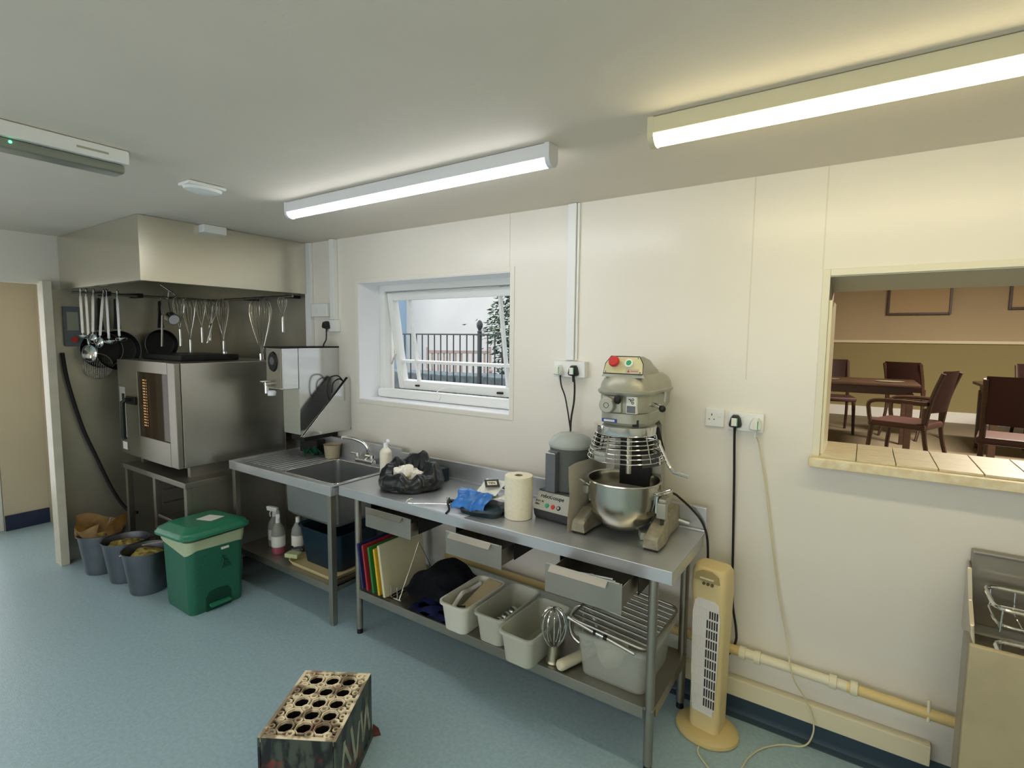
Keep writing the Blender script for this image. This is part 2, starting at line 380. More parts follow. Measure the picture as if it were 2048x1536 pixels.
B().box(WX0 + 0.03, WX1 - 0.002, FY - 0.055, FY, WZ0 + 0.004, WZ0 + 0.075, .02).out('inner_sill', pvc, wn)
# top-hung sash swung outwards at the bottom, built hanging straight then rotated about its hinge
hz, hy = WZ1 - 0.055, FY + 0.045
sx0, sx1, sh = WX0 + 0.065, WX1 - 0.065, 0.742
ang = math.radians(9.5)
def swung(b): return b.rot(ang, 'X', (0, hy, hz))
sash = swung(B().box(sx0, sx0 + .055, hy - .03, hy + .03, hz - sh, hz, .006).box(sx1 - .055, sx1, hy - .03, hy + .03, hz - sh, hz, .006)
             .box(sx0 + .055, sx1 - .055, hy - .03, hy + .03, hz - .06, hz, .006).box(sx0 + .055, sx1 - .055, hy - .03, hy + .03, hz - sh, hz - sh + .065, .006)).out('sash', pvc, wn)
swung(B().box(sx0 + .05, sx1 - .05, hy - .006, hy + .006, hz - sh + .06, hz - .055)).out('pane', glass, sash)
for x in (sx0 + 0.20, sx1 - 0.06 - 0.13):
    swung(B().box(x - .009, x + .009, hy - .016, hy + .016, hz - sh + .06, hz - .055, .003)).out('glazing_bar', pvc, sash)
swung(B().box(sx0 + .05, sx1 - .05, hy - .018, hy + .018, hz - sh + .205, hz - sh + .225, .003)).out('glazing_bar', pvc, sash)
swung(B().box(sx0 + .19, sx0 + .23, hy - .045, hy - .03, hz - sh + .028, hz - sh + .04, .003)).out('catch', darkmetal, sash)
swung(B().box(sx1 - .26, sx1 - .21, hy - .045, hy - .03, hz - sh + .022, hz - sh + .036, .003)).out('catch', darkmetal, sash)
B().box(sx0 + .03, sx0 + .10, FY + .02, FY + .06, WZ0 + .056, WZ0 + .064, .002).box(sx1 - .20, sx1 - .14, FY - .02, FY + .03, WZ0 + .060, WZ0 + .066, .002).out('hinge_plate', darkmetal, wn)
cxx = (sx0 + sx1) / 2
B().lathe([(0, -.008), (.018, -.008), (.02, 0)], (cxx - .02, FY - .056, WZ0 + .045), 20, 'Y').out('restrictor_lock', pvc, wn)
B().tube(catmull([(cxx - .02, FY - .06, WZ0 + .05), (cxx - .035, FY - .05, WZ0 + .085), (cxx + .02, FY, WZ0 + .115), (cxx + .10, FY + .12, WZ0 + .10), (cxx + .12, FY + .17, WZ0 + .075)]), .0035, 8).out('restrictor_cable', pvc, wn)
B().tube([(WX0 + .068, FY + .06, WZ1 - .28), (WX0 + .085, FY + .13, WZ1 - .40), (WX0 + .07, FY + .06, WZ1 - .60)], .006, 6).out('stay_arm', chrome, wn)

# ------------------------------------------------------------------ hatch
ht = struct(B().box(HX0 - .028, HX0, -0.006, 0.0, HZ0, HZ1 + .028, .002).box(HX0, HX1, -0.006, 0.0, HZ1, HZ1 + .028, .002), 'window_2', mat('hatch_trim', (224, 220, 200), .4))
B().box(HX0, HX0 + .014, 0.0, 0.30, HZ0 + .01, HZ1 - .10, .003).out('shutter_track', pvc_old, ht)
B().prism([(0.0, HZ1), (0.345, HZ1), (0.345, HZ1 - .04), (0.0, HZ1 - .004)], 'X', HX0, HX1).out('shutter_soffit', mat('grey_soffit', (176, 180, 166), .5), ht)
sl = struct(B().box(HX0 - .035, HX1, -0.075, 0.0, HZ0 - .036, HZ0 + .003, .006), 'trim_6', worn)
st = B()
for k in range(9):
    for j in range(3):
        st.box(HX0 + .002 + k * .132, HX0 + k * .132 + .130, -0.04 + j * .132, -0.04 + j * .132 + .130, HZ0 + .003, HZ0 + .012, .0015)
st.out('sill_tiles', tilem, sl)

# ------------------------------------------------------------------ dining room beyond the hatch
DF = 0.58; OG = 0.35
struct(B().box(-.68, 6.5, T, 7.6, DF - .1, DF), 'floor_dining', dining_floor)
struct(B().box(-.68, 6.5, T, 7.6, 3.1, 3.2), 'ceiling_dining', dining_wall)
struct(B().box(-.68, 6.5, 7.55, 7.6, 1.78, 3.1), 'wall_dining_far', dining_wall)
struct(B().box(-.68, 6.5, 7.53, 7.6, DF, 1.78), 'wall_dining_far_lower', dining_low)
struct(B().box(-.68, 6.5, 7.50, 7.53, 1.755, 1.80, .006), 'trim_7', pvc_old)
struct(B().box(-.68, 6.5, 7.50, 7.53, DF, DF + .16, .006), 'baseboard_dining', pvc)
struct(B().box(-.88, -.80, T, 7.6, OG - .1, 3.2), 'wall_outside_bounce', render_w)  # unseen white wall added to bounce daylight onto the window reveal
struct(B().box(-.80, -.68, T, 7.6, DF - .1, 3.2), 'wall_dining_left', dining_wall)
struct(B().box(6.5, 6.6, T, 7.6, DF - .1, 3.2), 'wall_dining_right', dining_wall)
struct(B().box(1.0, 6.5, T, T + .05, DF - .1, 3.2).box(-.68, 1.0, T, T + .05, CE, 3.2), 'wall_dining_near', dining_wall)

def picture(label, x0, x1, z0, z1, inner, Y=7.5):
    t = thing('picture_frame', label, 'picture', (x0, Y, z0)); w_, h_ = x1 - x0, z1 - z0
    B().box(0, .03, -.02, .02, 0, h_, .004).box(w_ - .03, w_, -.02, .02, 0, h_, .004).box(.03, w_ - .03, -.02, .02, 0, .03, .004).box(.03, w_ - .03, -.02, .02, h_ - .03, h_, .004).out('frame', dwood, t)
    B().box(.03, w_ - .03, .0, .018, .03, h_ - .03).out('mount', mat('picture_mount', (186, 164, 128), .8), t)
    if inner: B().box(.15, w_ - .15, -.004, .0, .14, h_ - .14).out('print', mat('green_print', (58, 66, 42), .7, var=(8, .4)), t)
    return t
picture('picture with thin dark frame and pale mount on dining room wall', 0.255, 1.03, 2.19, 2.95, False)
picture('picture with dark green print at right on dining room wall', 1.65, 2.6, 2.25, 2.95, True)

def dining_chair(label, loc, rz, arms, group='dining chairs'):
    t = thing('dining_chair', label, 'chair', loc, rz, group)
    B().box(-.24, .24, -.23, .22, .42, .48, .02).out('seat', burg, t)
    for sx in (-1, 1):
        B().tube([(sx * .21, -.20, .44), (sx * .215, -.22, .22), (sx * .22, -.23, 0)], .022, 8, r2=.016).out('leg', dwood, t)
        B().tube(catmull([(sx * .20, .20, .62), (sx * .20, .20, .42), (sx * .205, .24, .2), (sx * .21, .32, 0)], 4), .021, 8, r2=.016).out('leg', dwood, t)
        B().tube(catmull([(sx * .20, .20, .42), (sx * .20, .24, .70), (sx * .20, .31, .93)], 4), .02, 8).out('back_post', dwood, t)
        if arms:
            B().tube(catmull([(sx * .22, .22, .66), (sx * .26, .0, .67), (sx * .26, -.20, .65), (sx * .24, -.22, .55), (sx * .23, -.20, .44)], 5), .018, 8).out('armrest', dwood, t)
    def bk(u, v):
        x = (u - .5) * .40; z = .58 + v * .37; y = .20 + (z - .42) * .20 + .03 * (1 - (2 * u - 1) ** 2); return (x, y, z)
    B().grid(bk, 8, 6, .03).out('backrest', burg, t)
    return t
def dining_table(label, loc, sx, sy):
    t = thing('dining_table', label, 'table', loc, 0, 'dining tables')
    B().box(-sx / 2, sx / 2, -sy / 2, sy / 2, .725, .76, .01).out('tabletop', dwood, t)
    B().box(-sx / 2 + .06, sx / 2 - .06, -sy / 2 + .06, sy / 2 - .06, .64, .725).out('apron', dwood, t)
    for a in (-1, 1):
        for b in (-1, 1):
            B().box(a * (sx / 2 - .08) - .03, a * (sx / 2 - .08) + .03, b * (sy / 2 - .08) - .03, b * (sy / 2 - .08) + .03, 0, .66, .005).out('leg', dwood, t)
    for a in (-.3, .3):
        m_ = B().lathe([(0, 0), (.13, 0), (.135, .005), (0, .005)], (loc[0] + a, loc[1] - .1, loc[2] + .761), 24).out('place_mat', mat('dark_mat', (96, 96, 78), .5))
        tag(m_, 'round place mat at the %s of the %s' % ('left' if a < 0 else 'right', 'left dining table' if loc[0] < 1 else 'right dining table'), 'place mat', 'round place mats on the dining tables')
    return t
dining_table('long dining table nearest the hatch at its left edge', (-.05, 4.6, DF), 1.1, .9)
dining_table('dining table at right seen behind the front dark chair', (1.75, 4.9, DF), 1.4, .9)
dining_chair('burgundy dining chair with arms turned sideways beside the left dining table', (.36, 3.45, DF), math.radians(-112), True)
dining_chair('burgundy dining chair beyond the left table showing its backrest', (.55, 5.7, DF), math.radians(150), False)
dining_chair('dark dining chair nearest the hatch at the right edge', (1.02, 2.9, DF), math.radians(170), False)
dining_chair('dining chair partly cut off behind the left edge of the hatch', (-.32, 5.55, DF), math.radians(10), False)
dining_chair('dining chair with arms at far right dining table', (1.85, 4.15, DF), math.radians(175), True)
dining_chair('dining chair farthest from the hatch behind the right dining table', (1.75, 5.7, DF), math.radians(5), False)

# ------------------------------------------------------------------ outside the kitchen window
struct(B().box(-16, -.88, T, 12, OG - .1, OG), 'floor_patio', patio)
struct(B().box(-16, -.85, 8.2, 8.4, OG, 5.5), 'wall_outside_white', render_w)
struct(B().box(-16, -10.9, 7.2, 8.2, OG, 7.0), 'wall_outside_shaded', render_shade)
RY = 3.0
rl = thing('iron_railing', 'black iron railing with upright bars outside the window', 'railing', (0, RY, OG))
B().box(-7.5, -3.0, -.02, .02, 1.455, 1.475, .003).out('top_rail', iron, rl)
B().box(-7.5, -3.0, -.015, .015, .62, .64, .003).out('bottom_rail', iron, rl)
x = -7.45
while x < -3.05:
    if abs(x + 4.28) > .05: B().cyl((x, 0, .30), (x, 0, 1.46), .009, seg=8).out('bar', iron, rl)
    x += .118
B().box(-4.303, -4.257, -.023, .023, .0, 1.50, .006).out('post', iron, rl)
B().lathe([(0, 1.66), (.02, 1.65), (.042, 1.61), (.042, 1.57), (.02, 1.525), (.03, 1.51), (.04, 1.50), (0, 1.50)], (-4.28, 0, 0), 16).out('finial', iron, rl)
def rock(u, v): return (0, 0, 0)
sw = B()
for k in range(9):
    x0 = -6.75 + k * .46
    for j in range(3):
        off = .12 * (j % 2)
        sw.box(x0 + off, x0 + off + .445, 3.25, 3.75, OG + j * .30, OG + j * .30 + .285, .03)
sw.warp(.03, 3.0, 2)
struct(sw, 'wall_outside_stone', stone)
bn = thing('garden_bench', 'weathered wooden slatted garden bench behind the black railing', 'bench', (-7.55, 6.5, OG), math.radians(38))
for k in range(10): B().box(-.62 + k * .13, -.57 + k * .13, .02, .04, .62, 1.08, .004).out('back_slat', wood, bn)
B().box(-.70, .70, .0, .05, 1.06, 1.13, .006).out('top_rail', wood, bn)
B().box(-.70, .70, .0, .05, .56, .62, .006).out('lower_rail', wood, bn)
for sx in (-1, 1):
    B().box(sx * .70 - .03, sx * .70 + .03, 0, .06, 0, 1.20, .006).out('leg', wood, bn)
    B().box(sx * .70 - .03, sx * .70 + .03, -.52, -.46, 0, .68, .006).out('leg', wood, bn)
    B().box(sx * .70 - .04, sx * .70 + .04, -.54, .02, .68, .72, .006).out('armrest', wood, bn)
for k in range(5): B().box(-.70, .70, -.50 + k * .10, -.42 + k * .10, .44, .47, .004).out('seat_slat', wood, bn)
sh_ = thing('shrub', 'dense dark green laurel shrub growing beside the railing post', 'shrub', (-4.72, 4.85, OG))
lf = B()
for i in range(5200):
    a = random.uniform(0, 2 * PI); h = random.uniform(0.5, 3.1); rad = (0.52 + .10 * math.sin(h * 5)) * math.sqrt(random.random()) * (1.0 if h < 2.3 else .8)
    if random.random() < .06: rad *= 1.5
    c = Vector((rad * math.cos(a) * 1.2, rad * math.sin(a), h)); d = Vector((math.cos(a) + random.uniform(-.8, .8), math.sin(a) + random.uniform(-.8, .8), random.uniform(-.8, .3))).normalized()
    sd = d.cross(Vector((random.uniform(-1, 1), random.uniform(-1, 1), 1))).normalized(); L_ = random.uniform(.07, .12); W_ = L_ * .2
    up = d.cross(sd) * L_ * .1
    v = [lf.bm.verts.new(c), lf.bm.verts.new(c + d * L_ * .45 + sd * W_ + up), lf.bm.verts.new(c + d * L_), lf.bm.verts.new(c + d * L_ * .45 - sd * W_ + up)]
    lf.bm.faces.new(v)
lf.out('foliage', leafm, sh_, smooth=False)
stm = B()
for a in (0, 2, 4): stm.tube([(0.05 * math.cos(a), .05 * math.sin(a), 0), (.15 * math.cos(a), .15 * math.sin(a), 1.2), (.25 * math.cos(a), .2 * math.sin(a), 2.4)], .025, 6, r2=.008)
stm.out('stems', wood, sh_)
# ------------------------------------------------------------------ steel cladding, hood
struct(B().box(-5.08, -5.076, -1.22, -0.004, 0.0, 2.104), 'trim_8', steel_clad)
struct(B().box(-5.076, -3.705, -0.004, 0.0, 0.0, 2.104), 'trim_9', steel_clad)
hd = thing('extraction_hood', 'large brushed steel extraction hood above the oven in the corner', 'hood', (-5.075, -1.17, 2.105))
W_, D_, H_ = 1.40, 1.165, .395
hb = B().box(0, .012, 0, D_, 0, H_ - .002).box(W_ - .012, W_, 0, D_, 0, H_ - .002, 0).box(.012, W_ - .012, 0, .012, 0, H_ - .002).box(.012, W_ - .012, D_ - .012, D_, 0, H_ - .002)
hb.box(.012, .04, .012, D_ - .012, 0, .012).box(W_ - .04, W_ - .012, .012, D_ - .012, 0, .012).box(.04, W_ - .04, .012, .04, 0, .012).box(.04, W_ - .04, D_ - .05, D_ - .012, 0, .012)
hb.out('canopy', steel_hood, hd)
B().box(.012, W_ - .012, .012, D_ - .012, .25, .27).out('filter_panel', darkmetal, hd)
for k in range(3):
    ff = B()
    for j in range(14): ff.box(.16 + k * .37 + j * .024, .172 + k * .37 + j * .024, .2, .95, .235, .249)
    ff.out('grease_filter', greyplast, hd)
tag(B().box(-3.70, -3.61, -0.82, -0.67, 2.445, 2.498, .006).out('junction_box', pvc), 'small white junction box at the top edge of the extraction hood', 'junction box')
tag(B().box(-5.14, -5.082, -1.305, -1.252, 2.36, 2.46, .004).out('wall_bracket', greyplast), 'small dark grey box high on the wall left of the hood', 'box')

# utensil rails
rl1 = thing('utensil_rail', 'steel hanging rail along the left steel wall under the hood', 'rail', (-4.93, 0, 2.085))
B().cyl((0, -1.15, 0), (0, -.06, 0), .009, seg=10).out('bar', steel_dull, rl1)
for y in (-.92, -.70): B().box(-.14, .01, y - .02, y + .02, -.012, .022).out('bracket', darkmetal, rl1)
rl2 = thing('utensil_rail', 'steel hanging rail along the window-side wall under the hood', 'rail', (0, -.12, 2.085))
B().cyl((-4.90, 0, 0), (-3.72, 0, 0), .009, seg=10).out('bar', steel_dull, rl2)
for x in (-4.4, -3.8): B().box(x - .012, x + .012, -.005, .115, -.012, .012).out('bracket', darkmetal, rl2)

def whisk(label, loc, Lb, rad, Lh, rz=0, tilt=0.0, nw=5):
    # hangs from its wires: balloon on top, handle at the bottom; local z=0 is the top of the wires
    t = thing('whisk', label, 'whisk', loc, rz, 'balloon whisks hanging under the hood')
    wv = B()
    for k in range(nw):
        a = PI * k / nw; pts = []
        for j in range(17):
            q = -1 + j / 8; hh = abs(q)
            r_ = math.copysign(rad * math.sin(PI * min(hh, .985) ** .62), q) if q else 0
            zz = -Lb * hh ** 1.3
            pts.append((r_ * math.cos(a), r_ * math.sin(a), zz))
        wv.tube(catmull(pts, 2), .0014, 5)
    wv.rot(tilt, 'X'); wv.out('wires', chrome, t)
    h = B().lathe([(0, -Lb - Lh), (.008, -Lb - Lh), (.0105, -Lb - Lh + .01), (.0105, -Lb - .01), (.007, -Lb), (0, -Lb)], (0, 0, 0), 12)
    h.rot(tilt, 'X'); h.out('handle', steel_mirror, t)
    return t
RX = -4.91
whisk('balloon whisk with short handle just right of the white-ended measuring cup', (RX, -.42, 2.10), .27, .045, .16)
whisk('long narrow whisk whose handle hangs lowest above the oven', (RX, -.34, 2.10), .36, .05, .21)
whisk('balloon whisk hanging straight between the lowest whisk and the crossed pair', (RX, -.24, 2.10), .25, .04, .15)
whisk('small whisk half hidden behind the slanting whisk', (RX, -.17, 2.10), .23, .035, .15)
whisk('slanting whisk of the crossed pair under the hood', (RX + .06, -.13, 2.09), .22, .035, .18, 0, math.radians(-14))
whisk('wide whisk at the right of the crossed pair', (-4.74, -.14, 2.10), .37, .05, .14)
whisk('largest balloon whisk hanging above the water boiler', (-4.14, -.14, 2.09), .48, .085, .16, nw=7)
whisk('smallest whisk nearest the right end of the hood', (-3.83, -.14, 2.08), .15, .035, .13)

def pan(label, loc, r, hl, scale=1):
    t = thing('frying_pan', label, 'pan', loc, 0, 'black frying pans under the hood')   # hangs facing +x
    B().lathe([(0, .0), (r * .80, .0), (r * .88, .006), (r, .045), (r + .004, .046), (r * .88, -.003), (r * .8, -.005), (0, -.005)], (0, 0, -hl - r), 36, 'X').out('pan_body', nonstick, t)
    B().tube([(.044 + .002 * math.cos(0), (r + .002) * math.cos(a), -hl - r + (r + .002) * math.sin(a)) for a in [2 * PI * k / 40 for k in range(40)]], .0018, 5, closed=True).out('rim', galv, t)
    B().prism([(-.026, -hl + .015), (.026, -hl + .015), (.016, -hl * .5), (.013, -.01), (0, .0), (-.013, -.01), (-.016, -hl * .5)], 'X', .028, .042, .003).out('handle', nonstick, t)
    return t
pan('large black frying pan hanging behind the ladles', (-5.04, -.845, 2.06), .155, .26)
pan('smaller black frying pan hanging left of the whisks', (-5.0, -.545, 2.06), .125, .245)
pan('black pan half hidden at the back between the two front pans', (-5.06, -.95, 2.06), .14, .27)

def ladle(label, loc, L, rb, kind, rz=0, tilt=0):
    t = thing('ladle' if kind == 'ladle' else 'serving_spoon', label, 'ladle' if kind == 'ladle' else 'spoon', loc, rz, 'steel ladles and spoons on the left rail')
    h = B().tube(catmull([(.012, 0, -.02), (.03, 0, .0), (.012, 0, .014), (0, 0, -.02), (0, 0, -L)], 4), .0035, 6); h.box(-.002, .002, -.009, .009, -L + .02, -.04, .001)
    h.rot(tilt, 'X'); h.out('handle', steel_mirror, t)
    if kind == 'ladle':
        b = B().lathe([(rb * math.cos(a), -rb * math.sin(a) * .75) for a in [PI / 2 * k / 8 for k in range(9)]] , (rb, 0, -L + .005), 20)
    else:
        b = B().lathe([(rb * math.cos(a), -.02 * math.sin(a)) for a in [PI / 2 * k / 6 for k in range(7)]], (0, 0, 0), 20, 'X', sx=1, sy=1.35).move((.0, 0, -L - rb * 1.1))
    b.rot(tilt, 'X'); b.out('bowl', steel_mirror, t); return t
ladle('bright steel ladle hanging in front of the large pan', (-4.90, -.87, 2.10), .36, .045, 'ladle')
ladle('steel ladle hanging just left of the bright one', (-4.90, -.94, 2.10), .38, .045, 'ladle')
ladle('long serving spoon leaning left among the ladles', (-4.90, -.96, 2.10), .36, .03, 'spoon', tilt=math.radians(-6))
ladle('steel serving spoon hanging straight left of the ladles', (-4.91, -1.02, 2.10), .33, .03, 'spoon', tilt=math.radians(-3))
ladle('steel ladle hanging nearest the left end of the rail', (-4.91, -1.10, 2.10), .34, .04, 'ladle')
ladle('flat steel skimmer hanging behind the left ladles', (-4.93, -1.06, 2.10), .42, .05, 'spoon')
mc = thing('measuring_cup', 'steel measuring cup with bright white round end hanging on a hook', 'cup', (-4.86, -.52, 2.11))
B().lathe([(0, .0), (.045, .0), (.047, .004), (.047, .07), (.044, .07), (.043, .006), (0, .006)], (.02, 0, -.18), 28, 'X').rot(.35, 'Y', (0, 0, -.18)).out('cup_body', chrome, mc)
B().lathe([(0, .0715), (.040, .0715)], (.02, 0, -.18), 28, 'X').rot(.35, 'Y', (0, 0, -.18)).out('cup_base', whitecup, mc)
B().tube(catmull([(.02, 0, -.14), (.0, 0, -.05), (0, 0, .0), (.01, 0, .03)], 4), .005, 8).out('handle', steel_mirror, mc)
tag(B().tube(catmull([(-4.88, -.55, 2.095), (-4.85, -.52, 2.075), (-4.84, -.47, 2.10), (-4.88, -.51, 2.15), (-4.90, -.56, 2.19)], 6), .0045, 8).out('meat_hook', chrome), 'bent steel hook hanging from the hood above the measuring cup', 'hook')
st_ = thing('knife_steel', 'thin steel rod handle hanging in front of the smaller pan', 'utensil', (-4.89, -.555, 2.095))
B().cyl((-.02, 0, 0), (0, -.005, -.16), .006, seg=8).out('rod', steel_mirror, st_); B().cyl((0, -.005, -.16), (0, -.02, -.42), .009, seg=10).out('handle', steel_dull, st_)
# notices on the steel wall
nb = thing('control_panel', 'grey control panel with red button on the steel wall left of the ladles', 'panel', (-5.07, -1.14, 1.68))
B().box(0, .02, -.03, .08, 0, .30, .004).out('plate', greyplast, nb)
B().lathe([(0, .03), (.02, .03), (.02, .02)], (0, .03, .05), 16, 'X').out('button', red, nb)
B().box(.02, .022, -.01, .06, .12, .26).out('notice', mat('faded_notice', (150, 152, 136), .7), nb)
sv = thing('wire_skimmer', 'round wire mesh skimmer hanging low on the left steel wall', 'skimmer', (-5.03, -.98, 1.62))
B().tube([(0, 0, .18), (0, 0, 0)], .006, 6).out('handle', steel_dull, sv)
B().tube([(0, .10 * math.cos(a), -.10 + .10 * math.sin(a)) for a in [2 * PI * k / 28 for k in range(28)]], .004, 6, closed=True).out('ring', steel_dull, sv)
ms = B()
for k in range(-8, 9):
    q = math.sqrt(max(0, .1 ** 2 - (k * .0118) ** 2)); ms.tube([(0, k * .0118, -.10 - q), (.01, k * .0118, -.1), (0, k * .0118, -.10 + q)], .0009, 4).tube([(0, -q, -.10 + k * .0118), (.01, 0, -.10 + k * .0118), (0, q, -.10 + k * .0118)], .0009, 4)
ms.out('mesh', steel_dull, sv)
tag(B().tube(catmull([(-5.05, -1.19, 1.63), (-5.04, -1.17, 1.40), (-5.04, -1.10, 1.05), (-5.03, -1.02, .78), (-5.02, -.93, .5), (-5.0, -.85, .33), (-4.93, -.8, .3)], 8), .013, 10).out('rubber_hose', rubber), 'black rubber hose hanging down the left steel wall', 'hose')

# ------------------------------------------------------------------ combi oven on its stand
OX0, OX1, OY0, OZ0, OZ1 = -4.83, -3.86, -.92, .85, 1.582
ov = thing('combi_oven', 'stainless steel combi oven with lit glass door on a rack stand', 'oven', (OX0, OY0, OZ0))
OW, OH = OX1 - OX0, OZ1 - OZ0
B().box(0, OW, .03, .80, 0, OH, .008).out('body', steel, ov)
B().box(-.001, .17, .0, .03, 0, OH, .004).out('control_panel', steel_dull, ov)
dr_ = B()
for a in ((.175, .37, 0, OH), (.86 - .0, OW, 0, OH)): dr_.box(a[0], a[1], -.008, .028, a[2], a[3], .006)
dr_.box(.37, .86, -.008, .028, 0, .17, .0).box(.37, .86, -.008, .028, OH - .08, OH, .0)
door = dr_.out('door', steel_dull, ov)
B().box(.37, .86, .002, .006, .17, OH - .08).out('glass_pane', mat('tinted_oven_glass', (150, 130, 104), .04, trans=.85, ior=1.1), door)
B().tube([(.30, -.01, .44), (.30, -.06, .44), (.28, -.075, .42), (.275, -.075, .16), (.28, -.07, .14)], .016, 10).out('handle', black, door)
B().box(.20, .36, -.03, -.008, .40, .46, .008).out('handle_mount', black, door)
B().box(.37, .86, .0065, .012, .17, OH - .08).out('cavity_back', oven_inner, ov)
# oven light on the rack rails, painted as glowing strips
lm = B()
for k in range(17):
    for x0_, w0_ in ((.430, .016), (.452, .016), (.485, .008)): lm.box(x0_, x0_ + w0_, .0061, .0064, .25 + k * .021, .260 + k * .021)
lm.out('rail_glow', oven_glow, ov)
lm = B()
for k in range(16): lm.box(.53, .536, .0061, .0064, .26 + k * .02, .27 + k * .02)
lm.out('rail_glow', mat('oven_glow_weak', (220, 170, 110), .5, emit=((1, .75, .5), .35)), ov)
B().box(.03, .13, -.003, .0, .12, .52, .003).out('display', panel_g, ov)
B().box(.07, .12, -.005, -.001, .35, .47, .002).out('screen', black, ov)
B().lathe([(0, -.02), (.022, -.02), (.025, 0)], (.08, 0, .18), 20, 'Y').out('dial', chrome, ov)
B().box(.04, .12, -.003, .0, .03, .09, .002).out('rating_label', label_w, ov)
B().cyl((.55, .55, OH), (.55, .55, OH + .06), .02, seg=16).out('vent_stack', chrome, ov)
B().cyl((OW - .12, .68, OH), (OW - .12, .68, OH + .05), .018, seg=16).out('vent_stack', chrome, ov)
tag(B().box(-4.74, -4.10, -.78, -.35, OZ1 + .001, OZ1 + .045, .01).out('baking_tray', nonstick), 'black roasting tray lying on top of the combi oven', 'tray')
os_ = thing('oven_stand', 'dark steel rack stand with runners under the combi oven', 'stand', (OX0, OY0, 0))
B().box(.0, OW + .06, .0, .76, .72, .76, .004).box(.08, .12, .1, .7, .76, .85).box(OW - .12, OW - .08, .1, .7, .76, .85).out('top_frame', steel_dull, os_)
for sx in (.03, .52, OW + .03):
    for sy in (.03, .73): B().box(sx - .02, sx + .02, sy - .02, sy + .02, 0, .72, .003).out('leg', steel_dull, os_)
B().box(OW + .045, OW + .055, .05, .71, .12, .72).out('side_panel', steel_dull, os_)
B().box(.05, .50, .05, .71, .10, .12).box(.54, OW + .04, .05, .71, .10, .12).out('lower_shelf', steel_dull, os_)
for k in range(5):
    z = .22 + k * .10
    B().box(.54, .57, .05, .71, z, z + .004).box(OW, OW + .03, .05, .71, z, z + .004).out('runner', steel_dull, os_)
for z, nm in ((.425, 'baking tray on the upper runner of the oven stand'), (.325, 'baking tray on the lower runner of the oven stand')):
    tag(B().box(OX0 + .545, OX0 + OW + .025, OY0 + .02, OY0 + .55, z, z + .004).box(OX0 + .545, OX0 + OW + .025, OY0 + .02, OY0 + .03, z, z + .02, .002).out('baking_tray', steel), 'steel ' + nm, 'tray', 'baking trays in the oven stand')

# ------------------------------------------------------------------ wall services left of window
tag(B().box(-3.695, -3.625, -.03, -.001, 1.62, 2.498, .004).out('cable_trunking', pvc), 'white cable trunking at the right end of the steel cladding', 'trunking')
tag(B().box(-3.375, -3.325, -.04, -.001, 1.90, 2.498, .004).out('cable_trunking', pvc), 'white cable trunking running up above the socket with the black plug', 'trunking')
fs = thing('fused_switch', 'white fused switch box left of the black plug', 'switch', (-3.60, -.001, 1.925))
B().box(0, .20, -.045, 0, 0, .10, .006).out('box', pvc, fs); B().box(.06, .09, -.05, -.045, .03, .07, .002).out('rocker', pvc, fs)
def plug(name, body, lab, loc, stick=True, cat='plug', sc_=1.0):
    t = thing(name, lab, cat, loc)
    b = B(); sec = []
    for y, s in ((0, 1.0), (-.018, 1.0), (-.034, .85), (-.040, .7)):
        sec.append([(.027 * s * x, y, .029 * s * z) for x, z in ((-.9, -.9), (-.2, -1), (.2, -1), (.9, -.9), (1.0, -.5), (.72, .55), (.4, 1), (-.4, 1), (-.72, .55), (-1, -.5))])
    b.loft(sec).out('body', body, t)
    if stick:
        B().box(-.011, .011, -.0415, -.040, -.018, .018).out('approval_sticker', label_w, t)
        B().box(.011, .015, -.0415, -.038, -.018, .018).out('sticker_stripe', green, t)
    B().cyl((0, -.014, -.025), (0, -.014, -.06), .007, seg=8, r2=.005).out('cord_grip', body, t)
    return t
def socket(lab, loc, w_, gang, depth=.03, holes=()):
    t = thing('wall_socket', lab, 'socket', loc)
    B().box(0, w_, -depth, 0, 0, .087, .005).out('faceplate', pvc, t)
    for hx in holes:
        B().box(hx - .002, hx + .002, -depth - .0006, -depth + .002, .052, .062).box(hx - .014, hx - .008, -depth - .0006, -depth + .002, .033, .037).box(hx + .008, hx + .014, -depth - .0006, -depth + .002, .033, .037).out('pin_holes', ink, t)
    for gx in gang: B().box(gx - .006, gx + .006, -depth - .005, -depth, .048, .070, .002).out('rocker_switch', pvc, t)
    return t
socket('white wall socket with black plug left of the window', (-3.46, 0, 1.812), .16, (.12,), .04)
plug('plug', black, 'black plug in the socket left of the window', (-3.40, -.042, 1.86), False)
tag(B().tube(catmull([(-3.40, -.056, 1.80), (-3.40, -.06, 1.75), (-3.405, -.075, 1.72), (-3.41, -.08, 1.700)], 5), .005, 8).out('power_cable', cable_b), 'short black cable from the plug to the water boiler', 'cable')

# water boiler
bo = thing('water_boiler', 'wall-mounted stainless steel water boiler with round gauge and tap', 'boiler', (-3.33, 0, 0))
B().box(-.20, 0, -.345, -.001, 1.065, 1.69, .004).out('body', steel_mirror, bo)
B().box(-.19, -.001, -.470, -.346, 1.40, 1.69, .006).out('head', steel_mirror, bo)
B().box(-.188, -.012, -.476, -.470, 1.41, 1.685, .003).out('front_plate', steel_dull, bo)
B().box(-.20, .004, -.485, .0, 1.691, 1.700, .002).out('lid', darkmetal, bo)
B().lathe([(0, -.010), (.05, -.010), (.055, 0)], (-.10, -.476, 1.595), 28, 'Y', sy=1.3).out('gauge', black, bo)
B().lathe([(0, -.0115), (.028, -.0115)], (-.10, -.476, 1.60), 24, 'Y').out('gauge_face', galv, bo)
B().cyl((-.12, -.476, 1.44), (-.12, -.53, 1.44), .016, seg=14).cyl((-.12, -.52, 1.45), (-.12, -.52, 1.375), .013, seg=14).box(-.135, -.105, -.56, -.50, 1.452, 1.465, .004).out('tap', chrome, bo)
